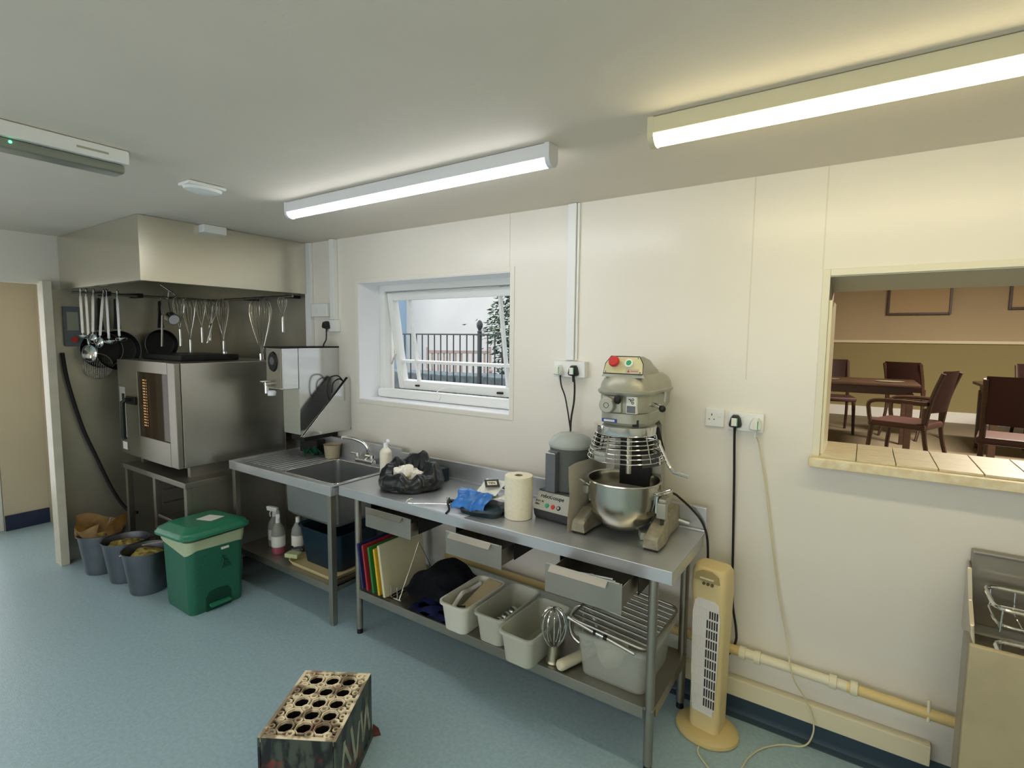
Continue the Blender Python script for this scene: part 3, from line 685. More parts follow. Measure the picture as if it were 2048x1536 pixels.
B().lathe([(0, 1.355), (.026, 1.36), (.03, 1.385), (.02, 1.395), (0, 1.395)], (-.09, -.50, 0), 18).out('tap_cup', whitecup, bo)
B().box(-.18, -.02, -.30, -.02, 1.01, 1.065, .004).out('base_box', black, bo)
# triangular wall pocket
wp = thing('wall_pocket', 'triangular polished steel wall pocket beside the water boiler', 'holder', (-3.20, 0, 1.075))
B().prism([(-.417, 0), (-.405, -.004), (-.012, 0), (-.002, .02), (-.002, .385), (-.015, .40), (-.03, .385)], 'X', -.004, 0, .0015).out('side_panel', steel_mirror, wp)
B().box(-.022, -.004, -.41, -.001, 0, .004).box(-.022, -.004, -.005, -.001, .004, .38).out('tray', steel_dull, wp)
B().prism([(-.417, 0), (-.002, 0), (-.002, .375), (-.03, .375)], 'X', -.026, -.023).out('side_panel', mat('pale_reflected_plate', (205, 206, 204), .5, .3), wp)  # pale plate added so the boiler side mirrors it, not black
slt = thing('pocket_gap_dark', 'black sheet painting the dark gap inside the steel wall pocket', 'gap', (-3.25, 0, 1.08))
B().prism([(-.405, .006), (-.008, .006), (-.008, .385), (-.03, .392)], 'X', .032, .042).out('dark_sheet', black, slt)  # black sheet paints the dark gap behind the front panel
tag(B().tube(catmull([(-3.22, -.05, 1.44), (-3.22, -.10, 1.485), (-3.22, -.17, 1.47), (-3.225, -.19, 1.38), (-3.225, -.17, 1.30)], 6), .005, 8)
    .tube(catmull([(-3.235, -.04, 1.44), (-3.235, -.08, 1.46), (-3.235, -.13, 1.43), (-3.24, -.14, 1.36)], 6), .005, 8).out('cable_loop', cable_b), 'loops of black cable hanging over the steel wall pocket', 'cable')

# ------------------------------------------------------------------ sink unit
ZT = .885
SX0, SX1, SY0, SY1 = -3.73, -2.585, -.655, -.06
sk = thing('sink_unit', 'freestanding stainless steel sink with draining board on legs', 'sink', (SX0, SY0, 0))
SW, SD = SX1 - SX0, SY1 - SY0
bx0, bx1, by0, by1 = .56, SW - .045, .065, .50
tp = B()
tp.box(0, bx0, .018, SD, ZT - .016, ZT - .012).box(bx1, SW, .018, SD, ZT - .014, ZT - .010).box(bx0, bx1, by1, SD, ZT - .014, ZT - .010).box(bx0, bx1, .018, by0, ZT - .014, ZT - .010)
tp.box(0, SW, 0, .018, ZT - .062, ZT, .004).box(0, .018, .018, SD, ZT - .062, ZT, .004).box(SW - .018, SW, .018, SD, ZT - .062, ZT, .004).box(0, SW, SD - .02, SD, ZT - .05, ZT + .13, .004)
for k in range(9): tp.box(.08 + k * .052, .092 + k * .052, .08, SD - .12, ZT - .0125, ZT - .009, .001)
tp.out('worktop', steel_top, sk)
bs = B(); secs = []
for z, gx in ((ZT - .011, .0), (ZT - .03, -.002), (ZT - .27, -.008), (ZT - .295, -.03), (ZT - .30, -.10)):
    secs.append(rrect((bx0 + bx1) / 2, (by0 + by1) / 2, bx1 - bx0 + 2 * gx, by1 - by0 + 2 * gx, .035, z, 6))
bs.loft(secs, cap=False); bs.bm.faces.new([v for v in bs.bm.verts][-len(secs[0]):])
bmesh.ops.solidify(bs.bm, geom=bs.bm.faces[:], thickness=.002)
bs.out('bowl', steel_top, sk)
B().lathe([(0, ZT - .295), (.035, ZT - .295), (.04, ZT - .29), (.028, ZT - .291)], ((bx0 + bx1) / 2, (by0 + by1) / 2, 0), 20).out('drain', chrome, sk)
B().tube([(p[0], p[1], p[2]) for p in rrect((bx0 + bx1) / 2, (by0 + by1) / 2, bx1 - bx0, by1 - by0, .035, ZT - .009, 6)], .004, 8, closed=True).out('bowl_rim', chrome, sk)
for sx in (.035, SW - .035):
    for sy in (.03, SD - .04): B().box(sx - .019, sx + .019, sy - .019, sy + .019, 0.012, ZT - .062, .004).cyl((sx, sy, 0), (sx, sy, .014), .014).out('leg', steel_dull, sk)
B().box(.03, SW - .03, .03, SD - .04, .235, .25, .002).box(.03, SW - .03, .02, .032, .205, .25, .003).box(SW - .045, SW - .03, .03, SD - .04, .205, .25, .003).out('shelf', steel_dull, sk)
tpo = thing('mixer_tap', 'chrome mixer tap with long spout behind the sink bowl', 'tap', (-2.90, -.125, ZT - .010))
B().box(-.09, .09, -.022, .022, .0, .035, .01).out('bridge', chrome, tpo)
B().tube(catmull([(0, 0, .03), (.03, 0, .10), (.0, -.01, .15), (-.08, -.03, .175), (-.17, -.05, .180), (-.18, -.052, .165)], 6), .012, 12).out('spout', chrome, tpo)
for sx in (-1, 1): B().lathe([(0, .075), (.02, .072), (.022, .05), (.012, .035), (.014, .02), (0, .02)], (sx * .075, 0, 0), 12).cyl((sx * .075, 0, .06), (sx * .075 - .03, -.04, .075), .006, seg=8).out('lever', chrome, tpo)
tag(B().lathe([(.048, 0), (.052, .002), (.062, .10), (.066, .102), (.060, .10), (.048, .006), (0, .006)], (-3.245, -.14, ZT - .010), 24).out('measuring_jug', jugp), 'translucent beige plastic beaker at the back of the draining board', 'beaker')
tag(B().box(-3.62, -3.40, -.16, -.085, ZT - .008, ZT + .10, .008).out('gas_valve_box', black), 'black box at the back left of the draining board under the boiler', 'box')
tag(B().grid(lambda u, v: ((u - .5) * .14, (v - .5) * .10, .035 + .03 * math.sin(u * 9 + v * 4) * math.cos(v * 7)), 18, 14, .004).warp(.018, 16, 3).move((-3.36, -.24, ZT + .005)).out('green_cloth', greensponge), 'crumpled green scouring cloth on the draining board under the boiler', 'cloth')

# under the sink
def spray(lab, loc, rz, liquid, lblz, head=True):
    t = thing('spray_bottle', lab, 'bottle', loc, rz, 'cleaning bottles under the sink')
    B().lathe([(0, .0), (.042, .0), (.045, .008), (.045, .045), (0, .045)], (0, 0, 0), 24).out('liquid', liquid, t)
    B().lathe([(.0455, .0455), (.0455, .14), (.040, .17), (.022, .205), (.016, .215), (0, .215)], (0, 0, 0), 24).out('bottle_body', spray_c, t)
    B().lathe([(.0462, .05), (.0462, .125)], (0, 0, 0), 24).out('label', label_w, t)
    B().lathe([(0, .25), (.014, .25), (.016, .215), (0, .215)], (0, 0, 0), 16).out('neck', pvc, t)
    if head:
        B().box(-.065, .035, -.014, .014, .25, .285, .008).box(-.072, -.06, -.008, .008, .262, .28, .003).out('spray_head', pvc, t)
        B().tube(catmull([(-.03, 0, .25), (-.045, 0, .23), (-.04, 0, .205)], 4), .005, 6).out('trigger', pvc, t)
    return t
spray('spray bottle standing farthest back under the sink', (-3.50, -.46, .25), math.radians(10), spray_c, 0)
spray('spray bottle with pink liquid standing in front under the sink', (-3.36, -.52, .25), math.radians(-30), pink, 0)
bt = spray('spray bottle right of the pink one, half hidden beside the dark tub', (-3.26, -.43, .25), math.radians(-60), spray_c, 0, False)
tr_ = thing('serving_tray', 'cream plastic tray on the shelf under the sink', 'tray', (-2.90, -.37, .251))
B().loft([rrect(0, 0, .46, .44, .05, 0), rrect(0, 0, .50, .47, .06, .03), rrect(0, 0, .49, .46, .06, .03), rrect(0, 0, .45, .43, .05, .006)], cap=False).out('tray_rim', cream_tray, tr_)
B().prism([(p[0], p[1]) for p in rrect(0, 0, .455, .435, .05, 0)], 'Z', 0, .006).out('tray_base', cream_tray, tr_)
ntb = thing('storage_tub', 'dark navy plastic tub standing in the cream tray', 'tub', (-2.90, -.35, .262))
t1 = B(); t1.loft([rrect(0, 0, .36, .32, .05, .0), rrect(0, 0, .42, .38, .06, .24), rrect(0, 0, .44, .40, .06, .25), rrect(0, 0, .44, .40, .06, .255), rrect(0, 0, .40, .36, .05, .245), rrect(0, 0, .34, .30, .04, .01)])
t1.out('tub_body', teal_tub, ntb)
scl = thing('scouring_pad', 'pale green sponge lying on the cream tray by the dark tub', 'sponge', (-3.13, -.555, .284), math.radians(20))
B().box(-.05, .05, -.03, .03, 0, .03, .006).out('sponge', mat('pale_sponge', (186, 196, 148), .9), scl)
B().tube(catmull([(-.04, .03, .05), (-.02, .02, .045), (.02, .035, .05), (.05, .03, .035)], 4), .008, 8).move((.0, .01, -.0)).out('dark_scraper', black, scl)

# ------------------------------------------------------------------ prep table
TX0, TX1, TY0, TY1 = -2.56, -.565, -.615, -.085
tb = thing('prep_table', 'long stainless steel prep table with undershelf along the wall', 'table', (TX0, TY0, 0))
TW, TD = TX1 - TX0, TY1 - TY0
B().box(0, TW, 0, TD, ZT - .004, ZT, .002).box(0, TW, 0, .004, ZT - .055, ZT - .002, .001).box(0, .004, .004, TD, ZT - .055, ZT - .004).box(TW - .004, TW, .004, TD, ZT - .055, ZT - .004) \
    .box(0, TW, TD - .022, TD, ZT, ZT + .115, .004).box(.01, TW - .01, .05, .09, ZT - .035, ZT - .004).out('worktop', steel_top, tb)
B().box(0, TW, TD - .034, TD - .022, ZT - .002, ZT + .014, .005).out('cove', steel_top, tb)
lx = (.135, TW - .08)
for sx in lx:
    for sy in (.03, TD - .04):
        l_ = B().cyl((sx, sy, .03), (sx, sy, ZT - .05), .0195, seg=18); lo = l_.out('leg', steel_dull, tb)
        B().cyl((sx, sy, 0), (sx, sy, .03), .0185, .016, seg=14).out('foot', black, lo)
B().box(.13, TW - .06, .015, TD - .03, .268, .281, .002).box(.155, TW - .10, .008, .016, .232, .281, .002).box(TW - .066, TW - .06, .05, TD - .06, .232, .28).out('undershelf', steel_dull, tb)
def drawer(x0, x1, yf, z0, z1, lip, m_):
    d = B()
    x0 -= TX0; x1 -= TX0; yf -= TY0
    d.box(x0, x1, yf, yf + .004, z0, z1, .001)
    d.box(x0 + .012, x0 + .015, yf + .004, yf + .42, z0 + .01, z1 - .03).box(x1 - .015, x1 - .012, yf + .004, yf + .42, z0 + .01, z1 - .03).box(x0 + .015, x1 - .015, yf + .004, yf + .42, z0 + .01, z0 + .013).box(x0 + .015, x1 - .015, yf + .417, yf + .42, z0 + .013, z1 - .03)
    o = d.out('drawer', steel_dull, tb)
    B().prism([(yf + .001, z1 - .001), (yf - .022, z1 - .024), (yf - .020, z1 - .027), (yf + .001, z1 - .006)], 'X', x0 + .025, x1 - .06).prism([(yf + .001, z1 - .001), (yf - .004, z1 + .003), (yf - .004, z1 - .002), (yf + .001, z1 - .006)], 'X', x0 + .005, x1 - .01).out('handle_lip', m_, o)
    B().box(x0 - .012, x0 - .008, .02, .46, z0 + .02, ZT - .034).out('drawer_runner', darkmetal, tb)
    B().box(x1 + .008, x1 + .012, .02, .46, z0 + .02, ZT - .034).out('drawer_runner', darkmetal, tb)
lipm = mat('lit_lip_steel', (214, 206, 194), .38, 1.0)  # paler steel paints the light caught by two of the lips
drawer(-2.29, -1.935, -.645, .705, .818, 0, steel_dull)
drawer(-1.655, -1.32, -.685, .718, .832, 0, lipm)
drawer(-1.055, -.715, -.745, .722, .846, 0, lipm)
# utensils in the open right drawer
tag(B().tube([(-.99, -.70, .815), (-.78, -.68, .822)], .004, 6).out('steel_spatula', chrome), 'thin steel utensil lying in the open right drawer', 'utensil')
tag(B().tube(catmull([(-.90, -.715, .818), (-.86, -.70, .826), (-.82, -.712, .820), (-.76, -.70, .824)], 4), .006, 8).out('peeler', steel_mirror), 'small shiny peeler lying in the open right drawer', 'utensil')

# ------------------------------------------------------------------ things on the prep table
pr = thing('paper_roll', 'white paper towel roll standing on the prep table', 'paper roll', (-1.393, -.435, ZT))
B().lathe([(.019, .001), (.069, .001), (.071, .004), (.071, .208), (.069, .212), (.021, .212), (.019, .210), (.019, .001)], (0, 0, 0), 48).out('roll', paper, pr)
B().lathe([(.0195, .002), (.0195, .213), (.0175, .213), (.0175, .002)], (0, 0, 0), 24).out('core', mat('cardboard_core', (150, 140, 120), .9), pr)
wbt = thing('squeeze_bottle', 'white squeeze bottle with open flip cap behind the black bag', 'bottle', (-2.475, -.32, ZT))
B().lathe([(0, 0), (.034, 0), (.037, .004), (.037, .165), (.034, .175), (.016, .195), (0, .197)], (0, 0, 0), 32).out('bottle_body', bottle_w, wbt)
B().lathe([(0, .222), (.014, .222), (.015, .196), (0, .196)], (0, 0, 0), 20).out('cap', whitecup, wbt)
B().lathe([(0, 0), (.012, .0), (.012, .006), (0, .006)], (0, 0, 0), 18, 'Z').rot(math.radians(65), 'Y').move((.018, 0, .238)).out('flip_lid', whitecup, wbt)
# black bin bag with white contents
bg_ = thing('bin_bag', 'open black bin bag with tissues slumped on the prep table', 'bag', (-2.21, -.37, ZT))
def bagf(u, v):
    a = 2 * PI * u; ax, ay = .185, .165
    prof = [(0.80, .0), (1.0, .01), (1.08, .05), (1.0, .095), (.84, .125), (.66, .125), (.55, .10), (.45, .07)]
    q = v * (len(prof) - 1); i = min(int(q), len(prof) - 2); f = q - i
    r = prof[i][0] * (1 - f) + prof[i + 1][0] * f; z = prof[i][1] * (1 - f) + prof[i + 1][1] * f
    wob = .07 * math.sin(3 * a + .5) + .05 * math.sin(7 * a + v * 3) + .03 * math.sin(11 * a + 2)
    zz = z * (1.02 + .32 * math.sin(a * 1.0 - .2) + .14 * math.sin(4 * a + 1) + .08 * math.sin(9 * a))
    return (ax * r * (1 + wob * (.3 + v)) * math.cos(a), ay * r * (1 + wob * (.3 + v)) * math.sin(a), max(0.002, zz))
bb = B().grid(bagf, 96, 34)
for v in bb.bm.verts:
    p = v.co * 13
    if v.co.z > .01: v.co += v.co.normalized() * (noise.noise(p) * .016 + abs(noise.noise(p * 2.3)) * .010)
bmesh.ops.remove_doubles(bb.bm, verts=bb.bm.verts[:], dist=.0008)
bb.out('bag_body', bagblack, bg_)
tt = B()
for k in range(11):
    a = k * 2.4; r = .022 * math.sqrt(k)
    tt.sphere((r * 1.2 * math.cos(a), r * math.sin(a) - .01, .075 + .016 * math.sin(k * 2)), .036, 14, (1, .9, .8))
tt.warp(.018, 26, 4); tag(tt.move((-2.21, -.37, ZT + .006)).out('crumpled_tissue', tissue), 'crumpled white tissues inside the open black bin bag', 'tissue', kind='stuff')
tag(B().grid(lambda u, v: ((u - .5) * .10, (v - .5) * .10, .06 + .05 * math.sin(u * 5) * math.cos(v * 6)), 14, 14, .004).warp(.05, 14, 8).move((-2.35, -.15, ZT + .01)).out('green_cloth', greensponge), 'crumpled green cloth behind the white squeeze bottle', 'cloth')
tag(B().box(-.09, .09, -.045, .045, 0, .085, .006).rot(math.radians(-12)).move((-2.20, -.165, ZT)).out('cloth_packet', teal_tub), 'dark teal packet at the back behind the black bin bag', 'packet')
# tongs / hooked utensil bundle
hk = thing('hooked_rod', 'bright steel rod with a hooked end pointing left off the table edge', 'utensil', (-1.85, -.56, ZT + .02))
B().tube(catmull([(-.105, -.045, .012), (-.125, -.06, .008), (-.12, -.078, .0), (-.085, -.075, -.002), (.0, -.03, .002), (.10, .02, .004), (.24, .07, .006)], 6), .0045, 8).out('rod', chrome, hk)
ub = thing('tongs', 'dark and steel tongs lying half under the blue bag', 'tongs', (-1.77, -.51, ZT + .002))
B().box(-.02, .22, -.012, .012, .022, .036, .004, rz=math.radians(16), piv=(0, 0, 0)).out('arm', black, ub)
B().box(-.02, .22, -.012, .012, .004, .016, .004, rz=math.radians(-6), piv=(0, 0, 0)).out('arm', greyplast, ub)
B().cyl((-.02, 0, .0), (-.02, 0, .045), .010, seg=14).out('pivot', chrome, ub)
B().tube(catmull([(0, -.01, .03), (.02, -.05, .035), (.05, -.075, .012), (.06, -.11, .002)], 5), .006, 8).out('strap', ink, ub)
cn = tag(B().prism([(-1.885, -.612), (-1.60, -.612), (-1.60, -.52), (-1.78, -.52)], 'Z', ZT + .0005, ZT + .004).out('leaflet', mat('pale_leaflet', (214, 220, 232), .3)), 'pale sheet under the tongs at the front edge of the table', 'sheet')
# blue bag
bl = thing('blue_bag', 'crumpled blue and black plastic packet with white label left of the paper roll', 'bag', (-1.575, -.475, ZT), math.radians(8))
def crum(b, amp, s, seed=0):
    for v in b.bm.verts:
        if v.co.z > .006:
            p = v.co * s + Vector((seed, seed * 2, 0)); v.co += Vector((noise.noise(p), noise.noise(p + Vector((9, 0, 0))), noise.noise(p + Vector((0, 9, 0))) + abs(noise.noise(p * 1.7)))) * amp
    return b
def slab(x0, x1, y0, y1, zf, m_, nm, seed, amp=.010, s=22, th=.0):
    b = B().grid(lambda u, v: (x0 + (x1 - x0) * u, y0 + (y1 - y0) * v, zf(u, v)), 22, 22)
    crum(b, amp, s, seed); return b.out(nm, m_, bl)
low = B(); low.loft([rrect(0, 0, .22, .17, .05, .0, 7), rrect(0, 0, .245, .19, .06, .025, 7), rrect(0, 0, .235, .18, .06, .036, 7), rrect(0, 0, .19, .13, .05, .045, 7)])
bmesh.ops.subdivide_edges(low.bm, edges=low.bm.edges[:], cuts=2, use_grid_fill=True)
crum(low, .007, 20, 1).out('bag_body', bagdark, bl)
slab(-.128, .06, -.11, .07, lambda u, v: .066 + .045 * math.sin(PI * v) * (1 - .3 * u) - .030 * (1 - v) ** 4, bagblue, 'blue_film', 5, .014, 26)
slab(-.045, .075, -.02, .105, lambda u, v: .098 + .045 * v, label_w, 'white_label', 3, .004, 20)
slab(.06, .15, -.03, .06, lambda u, v: .078 + .01 * math.sin(3 * u), tissue, 'white_fold', 6, .006, 20)
lr = (math.radians(20), 0, math.radians(35))
B().box(-.03, .03, -.026, .026, 0, .0015).out('dark_label', ink, bl); bpy.context.view_layer.update()
_o = bpy.data.objects; dl = [o for o in kids(bl) if o.name.startswith('dark_label')][-1]; dl.location = (.018, .045, .140); dl.rotation_euler = lr; dl.scale = (1.25, 1.25, 1)
B().box(-.020, .020, -.013, .013, .0015, .0025).out('label_print', mat('label_cream', (220, 212, 190), .6), dl)
text('label_writing', 'TEN', .016, ink, dl, (-.016, -.006, .0027), (0, 0, 0), bold=.0004)
dl2 = B().box(-.035, .035, -.018, .018, 0, .0015).out('dark_label', ink, bl); dl2.location = (.085, .095, .112); dl2.rotation_euler = (math.radians(30), 0, math.radians(-35))
text('label_writing', 'AZA', .026, label_w, dl2, (-.028, -.009, .0016), (0, 0, 0), bold=.0008)
B().cyl((-.15, .075, .045), (.02, .10, .06), .017, seg=18).out('rolled_paper', tissue, bl)
# ---- food processor
fp = thing('food_processor', 'grey food processor with sloped control panel on the prep table', 'food processor', (-1.215, -.41, ZT), math.radians(-5))
B().prism([(0.0, .02), (.012, .0), (.30, .0), (.30, .13), (.045, .14), (-.008, .055)], 'X', -.11, .11, .006).out('motor_base', graphite, fp)
pn = B().box(-.106, .106, -.0015, 0, -.002, .09).out('control_panel', panel_g, fp)
sl_ang = -math.atan2(.053, .085); pn.rotation_euler = (sl_ang, 0, 0); pn.location = (0, -.0115, .056)
rr_ = (PI / 2, 0, 0)
text('brand_lettering', 'robot', .026, ink, pn, (-.082, -.002, .060), rr_, bold=.0005)
text('brand_lettering', 'coupe', .026, ink, pn, (-.010, -.002, .060), rr_, bold=.0005)
B().box(-.018, -.014, -.003, -.0015, .058, .066).box(-.0165, -.0155, -.003, -.0015, .058, .078).out('brand_mark', ink, pn)
text('model_lettering', 'R 211 XL', .012, ink, pn, (-.100, -.002, .036), rr_, bold=.0003)
text('model_lettering', 'Ultra', .012, ink, pn, (-.100, -.002, .020), rr_, bold=.0003)
for bx_, mm_ in ((-.030, green), (.005, red), (.038, ink)): B().lathe([(0, -.005), (.0095, -.005), (.011, 0)], (bx_, -.0015, .024), 18, 'Y').out('button', mm_, pn)
B().lathe([(0, -.0055), (.006, -.0055)], (.038, -.0015, .024), 14, 'Y').out('button_cap', panel_g, pn)
B().lathe([(0, .14), (.100, .14), (.103, .15), (.106, .36), (.1, .362), (0, .362)], (0, .16, 0), 40).out('bowl', bowl_grey, fp)
B().lathe([(.108, .352), (.112, .360), (.112, .368), (.106, .378), (.092, .400), (.06, .418), (.02, .422), (0, .422)], (0, .16, 0), 40).out('lid', lidplast, fp)
B().prism([(.02, .14), (.075, .14), (.075, .315), (.055, .345), (.02, .33)], 'X', -.06, .0, .006).out('handle', greyplast, fp)
B().box(-.058, -.002, .018, .05, .33, .337, .002).out('latch', steel_mirror, fp)
# grey sheet
sh2 = tag(B().grid(lambda u, v: (-1.085 + .012 * math.sin(u * 3) + (v - .5) * .012, -.485 + .40 * u - .055 * (1 - u) * v * .4, ZT + .002 + v * (.31 + .03 * u)), 20, 12, .004).warp(.010, 7, 2).out('plastic_sheet', sheetp), 'grey plastic bag sheet standing between the food processor and the mixer', 'sheet')
# cables to the wall socket above
for nm, lab, pts, r in (('power_cable', 'thinner black cable from the left white plug to the food processor', [(-1.375, -.06, 1.585), (-1.372, -.05, 1.52), (-1.35, -.04, 1.45), (-1.31, -.06, 1.31), (-1.285, -.075, 1.20), (-1.27, -.078, 1.03), (-1.26, -.1, .99), (-1.25, -.106, .93)], .004),
                        ('power_cable', 'thicker black cable hanging from the black plug behind the food processor', [(-1.295, -.06, 1.585), (-1.288, -.055, 1.53), (-1.292, -.05, 1.44), (-1.305, -.055, 1.34), (-1.302, -.065, 1.25), (-1.30, -.07, 1.05), (-1.31, -.074, 1.01)], .0055)):
    tag(B().tube(catmull(pts, 8), r, 8).out(nm, cable_b), lab, 'cable')
tag(B().box(-1.365, -1.315, -.025, -.001, 1.66, 2.498, .003).out('cable_trunking', pvc), 'white cable trunking dropping from the ceiling to the twin socket above the table', 'trunking')
tag(B().box(-1.312, -1.300, -.014, -.001, 1.66, 2.498, .002).out('thin_trunking', pvc), 'thin white conduit beside the trunking above the twin socket', 'trunking')
socket('white twin socket box with two plugs above the food processor', (-1.425, 0, 1.567), .19, (.135,), .045)
plug('plug', pvc, 'white plug with sticker at the left of the twin socket', (-1.385, -.046, 1.605))
plug('plug', black, 'black plug with sticker at the right of the twin socket', (-1.295, -.046, 1.605))

# ---- planetary mixer
mx = thing('planetary_mixer', 'large grey planetary mixer with red stop button and wire bowl guard', 'mixer', (-.872, -.36, ZT))
for sx, nm in ((-1, 'l'), (1, 'r')):
    b = B()
    secs = []
    for y, w_, h0 in ((-.115, .034, .052), (-.105, .036, .066), (-.02, .037, .098), (.10, .037, .11), (.275, .036, .11), (.29, .034, .10)):
        off = sx * (.170 - .018 * (y > 0)); secs.append([(off - w_, y, .012), (off + w_, y, .012), (off + w_ * .86, y, h0 * .9), (off + w_ * .66, y, h0), (off - w_ * .66, y, h0), (off - w_ * .86, y, h0 * .9)])
    f = b.loft(secs).out('foot', alu_worn, mx)
    B().box(sx * .17 - .03, sx * .17 + .03, -.11, -.06, 0, .012, .003).out('rubber_pad', rubber, f)
B().box(-.155, .155, .17, .285, .02, .11, .02).out('base', alu, mx)
# column
sec = []
for z, y0, y1, w_ in ((.10, .14, .285, .125), (.20, .165, .275, .118), (.42, .165, .275, .115), (.50, .16, .28, .112), (.56, .10, .30, .10)):
    sec.append([(-w_, y0, z), (w_, y0, z), (w_, y0 + .05, z), (w_ * .8, y1, z), (-w_ * .8, y1, z), (-w_, y0 + .05, z)])
B().loft(sec).out('column', alu, mx)
# bowl carrier with crank
B().box(-.075, .075, .125, .165, .14, .46, .008).out('carriage', darkmetal, mx)
B().box(-.20, -.165, -.02, .05, .165, .205, .008).box(.165, .20, -.02, .05, .165, .205, .008).box(-.19, .19, .05, .125, .165, .205, .01).out('bowl_yoke', alu, mx)
# bowl
bw = B().lathe([(0, .035), (.045, .036), (.09, .052), (.125, .085), (.146, .13), (.153, .18), (.155, .258), (.158, .266), (.166, .268), (.167, .262), (.162, .258)], (0, 0, 0), 56)
bw.lathe([(.155, .266), (.150, .25), (.148, .18), (.14, .13), (.118, .088), (.085, .058), (.04, .042), (0, .041)], (0, 0, 0), 56)
bwl = bw.out('mixing_bowl', steel_mirror if False else mat('bowl_steel', (196, 192, 180), .22, 1.0, var=(8, .08), bump=(40, .02)), mx)
for sx in (-1, 1):
    B().tube(catmull([(sx * .155, -.03, .215), (sx * .20, -.045, .238), (sx * .215, 0, .24), (sx * .20, .045, .235), (sx * .155, .03, .215)], 4), .004, 8).out('bowl_handle', chrome, bwl)
    B().box(sx * .158 - .006, sx * .158 + .006, -.018, .018, .135, .225, .003).cyl((sx * .16, -.005, .18), (sx * .20, -.005, .18), .011, seg=12).out('bowl_bracket', chrome, bwl)
B().box(.163, .205, -.035, .0, .12, .19, .006).out('clamp', alu, mx)
B().tube([(.185, -.02, .13), (.19, -.03, .095)], .008, 8).out('clamp_lever', black, mx)
# guard
RG = B(); g0 = []
rings = [(.134, .478), (.139, .460), (.144, .442), (.149, .424), (.155, .404), (.161, .386), (.166, .366)]
for r, z in rings: RG.tube([(r * math.cos(a), r * math.sin(a), z) for a in [2 * PI * k / 48 for k in range(48)]], .0026, 6, closed=True)
for k in range(10):
    a = 2 * PI * k / 10 + .15; RG.tube([(r * math.cos(a), r * math.sin(a), z) for r, z in rings], .0026, 6)
RG.out('wire_guard', chrome, mx)
B().grid(lambda u, v: ((.158 + .008 * v) * math.cos(-.75 + u * .95), (.150 + .006 * v) * math.sin(-.75 + u * .95), .405 - v * .055), 14, 3, .003).out('guard_flap', greyplast, mx)
B().grid(lambda u, v: (.156 * math.cos(-2.2 + u * .5), .156 * math.sin(-2.2 + u * .5), .405 - v * .045), 14, 3, .002).out('guard_label', label_w, mx)
B().lathe([(.05, .50), (.125, .50), (.128, .47), (.06, .46), (0, .46)], (0, 0, 0), 40).out('planetary_ring', darkmetal, mx)
B().lathe([(.134, .478), (.137, .484), (.137, .515), (.125, .520), (.10, .520)], (0, 0, 0), 44).out('guard_collar', chrome, mx)
B().cyl((.02, 0, .29), (.02, 0, .47), .012, seg=14).out('drive_shaft', steel, mx)
# head
def ell(w_, yf, yb, z, rf=.09, n=7):
    yc = (yf + yb) / 2; w_ *= .93
    return [(p[0] + .016, p[1], z) for p in rrect(0, yc, 2 * w_, yb - yf, min(rf, w_ * .9, (yb - yf) * .45), z, n)]
B().loft([ell(.105, -.11, .13, .515), ell(.118, -.125, .18, .535), ell(.118, -.125, .22, .575), ell(.112, -.118, .22, .58)]).out('gear_housing', alu, mx)
B().loft([ell(.112, -.118, .24, .58, .07), ell(.118, -.122, .28, .60, .07), ell(.118, -.122, .29, .655, .07), ell(.112, -.118, .29, .66, .07)]).out('lower_head', alu, mx)
B().loft([ell(.128, -.142, .30, .655, .10), ell(.133, -.147, .31, .664, .10), ell(.133, -.147, .31, .672, .10), ell(.127, -.138, .305, .676, .10), ell(.124, -.132, .30, .70, .10), ell(.112, -.112, .27, .725, .09), ell(.096, -.095, .23, .74, .07)]).out('upper_head', alu, mx)
hs = []
for y, zt, w_ in ((-.098, .745, .088), (-.070, .815, .068), (.0, .818, .068), (.09, .80, .066), (.18, .765, .060), (.23, .735, .05)):
    hs.append([(-w_ * 1.12, y, .73), (w_ * 1.12, y, .73), (w_ * 1.05, y, .73 + (zt - .73) * .6), (w_ * .8, y, zt), (-w_ * .8, y, zt), (-w_ * 1.05, y, .73 + (zt - .73) * .6)])
B().loft(hs).move((.018, 0, 0)).out('hood', alu, mx)
face = B().prism([(-.088, 0), (.088, 0), (.084, .045), (.064, .076), (-.064, .076), (-.084, .045)], 'Y', -.002, .003, .001).out('control_panel', panel_cream, mx)
face.location = (.018, -.099, .746); face.rotation_euler = (-math.atan2(.028, .07), 0, 0)
edge = B()
pp = [(-.089, -.001), (.089, -.001), (.085, .045), (.065, .078), (-.065, .078), (-.085, .045)]
edge.tube([(x_, -.001, z_) for x_, z_ in pp], .002, 6, closed=True).out('panel_trim', darkmetal, face)
B().lathe([(0, -.034), (.020, -.034), (.024, -.028), (.023, -.018), (.012, -.014), (.012, 0)], (-.038, 0, .046), 24, 'Y').out('stop_button', red, face)
B().lathe([(.012, -.012), (.018, -.012), (.019, 0)], (.024, 0, .046), 22, 'Y').out('start_button_ring', pvc, face)
B().lathe([(0, -.010), (.012, -.010)], (.024, 0, .046), 20, 'Y').out('start_button', green, face)
B().box(.012, .072, -.003, -.0015, .004, .022).out('brand_plate', mat('brand_plate_grey', (190, 178, 160), .5), face)
B().prism([(.019, .006), (.033, .006), (.026, .018)], 'Y', -.004, -.003).out('brand_triangle', mat('brand_pink', (168, 84, 84), .5), face)
bl_ = B()
for k in range(7): bl_.box(.037 + k * .0045, .0398 + k * .0045, -.0036, -.003, .009, .0145 - .0015 * (k % 2))
bl_.out('brand_lettering', mat('brand_pink', (168, 84, 84), .5), face)
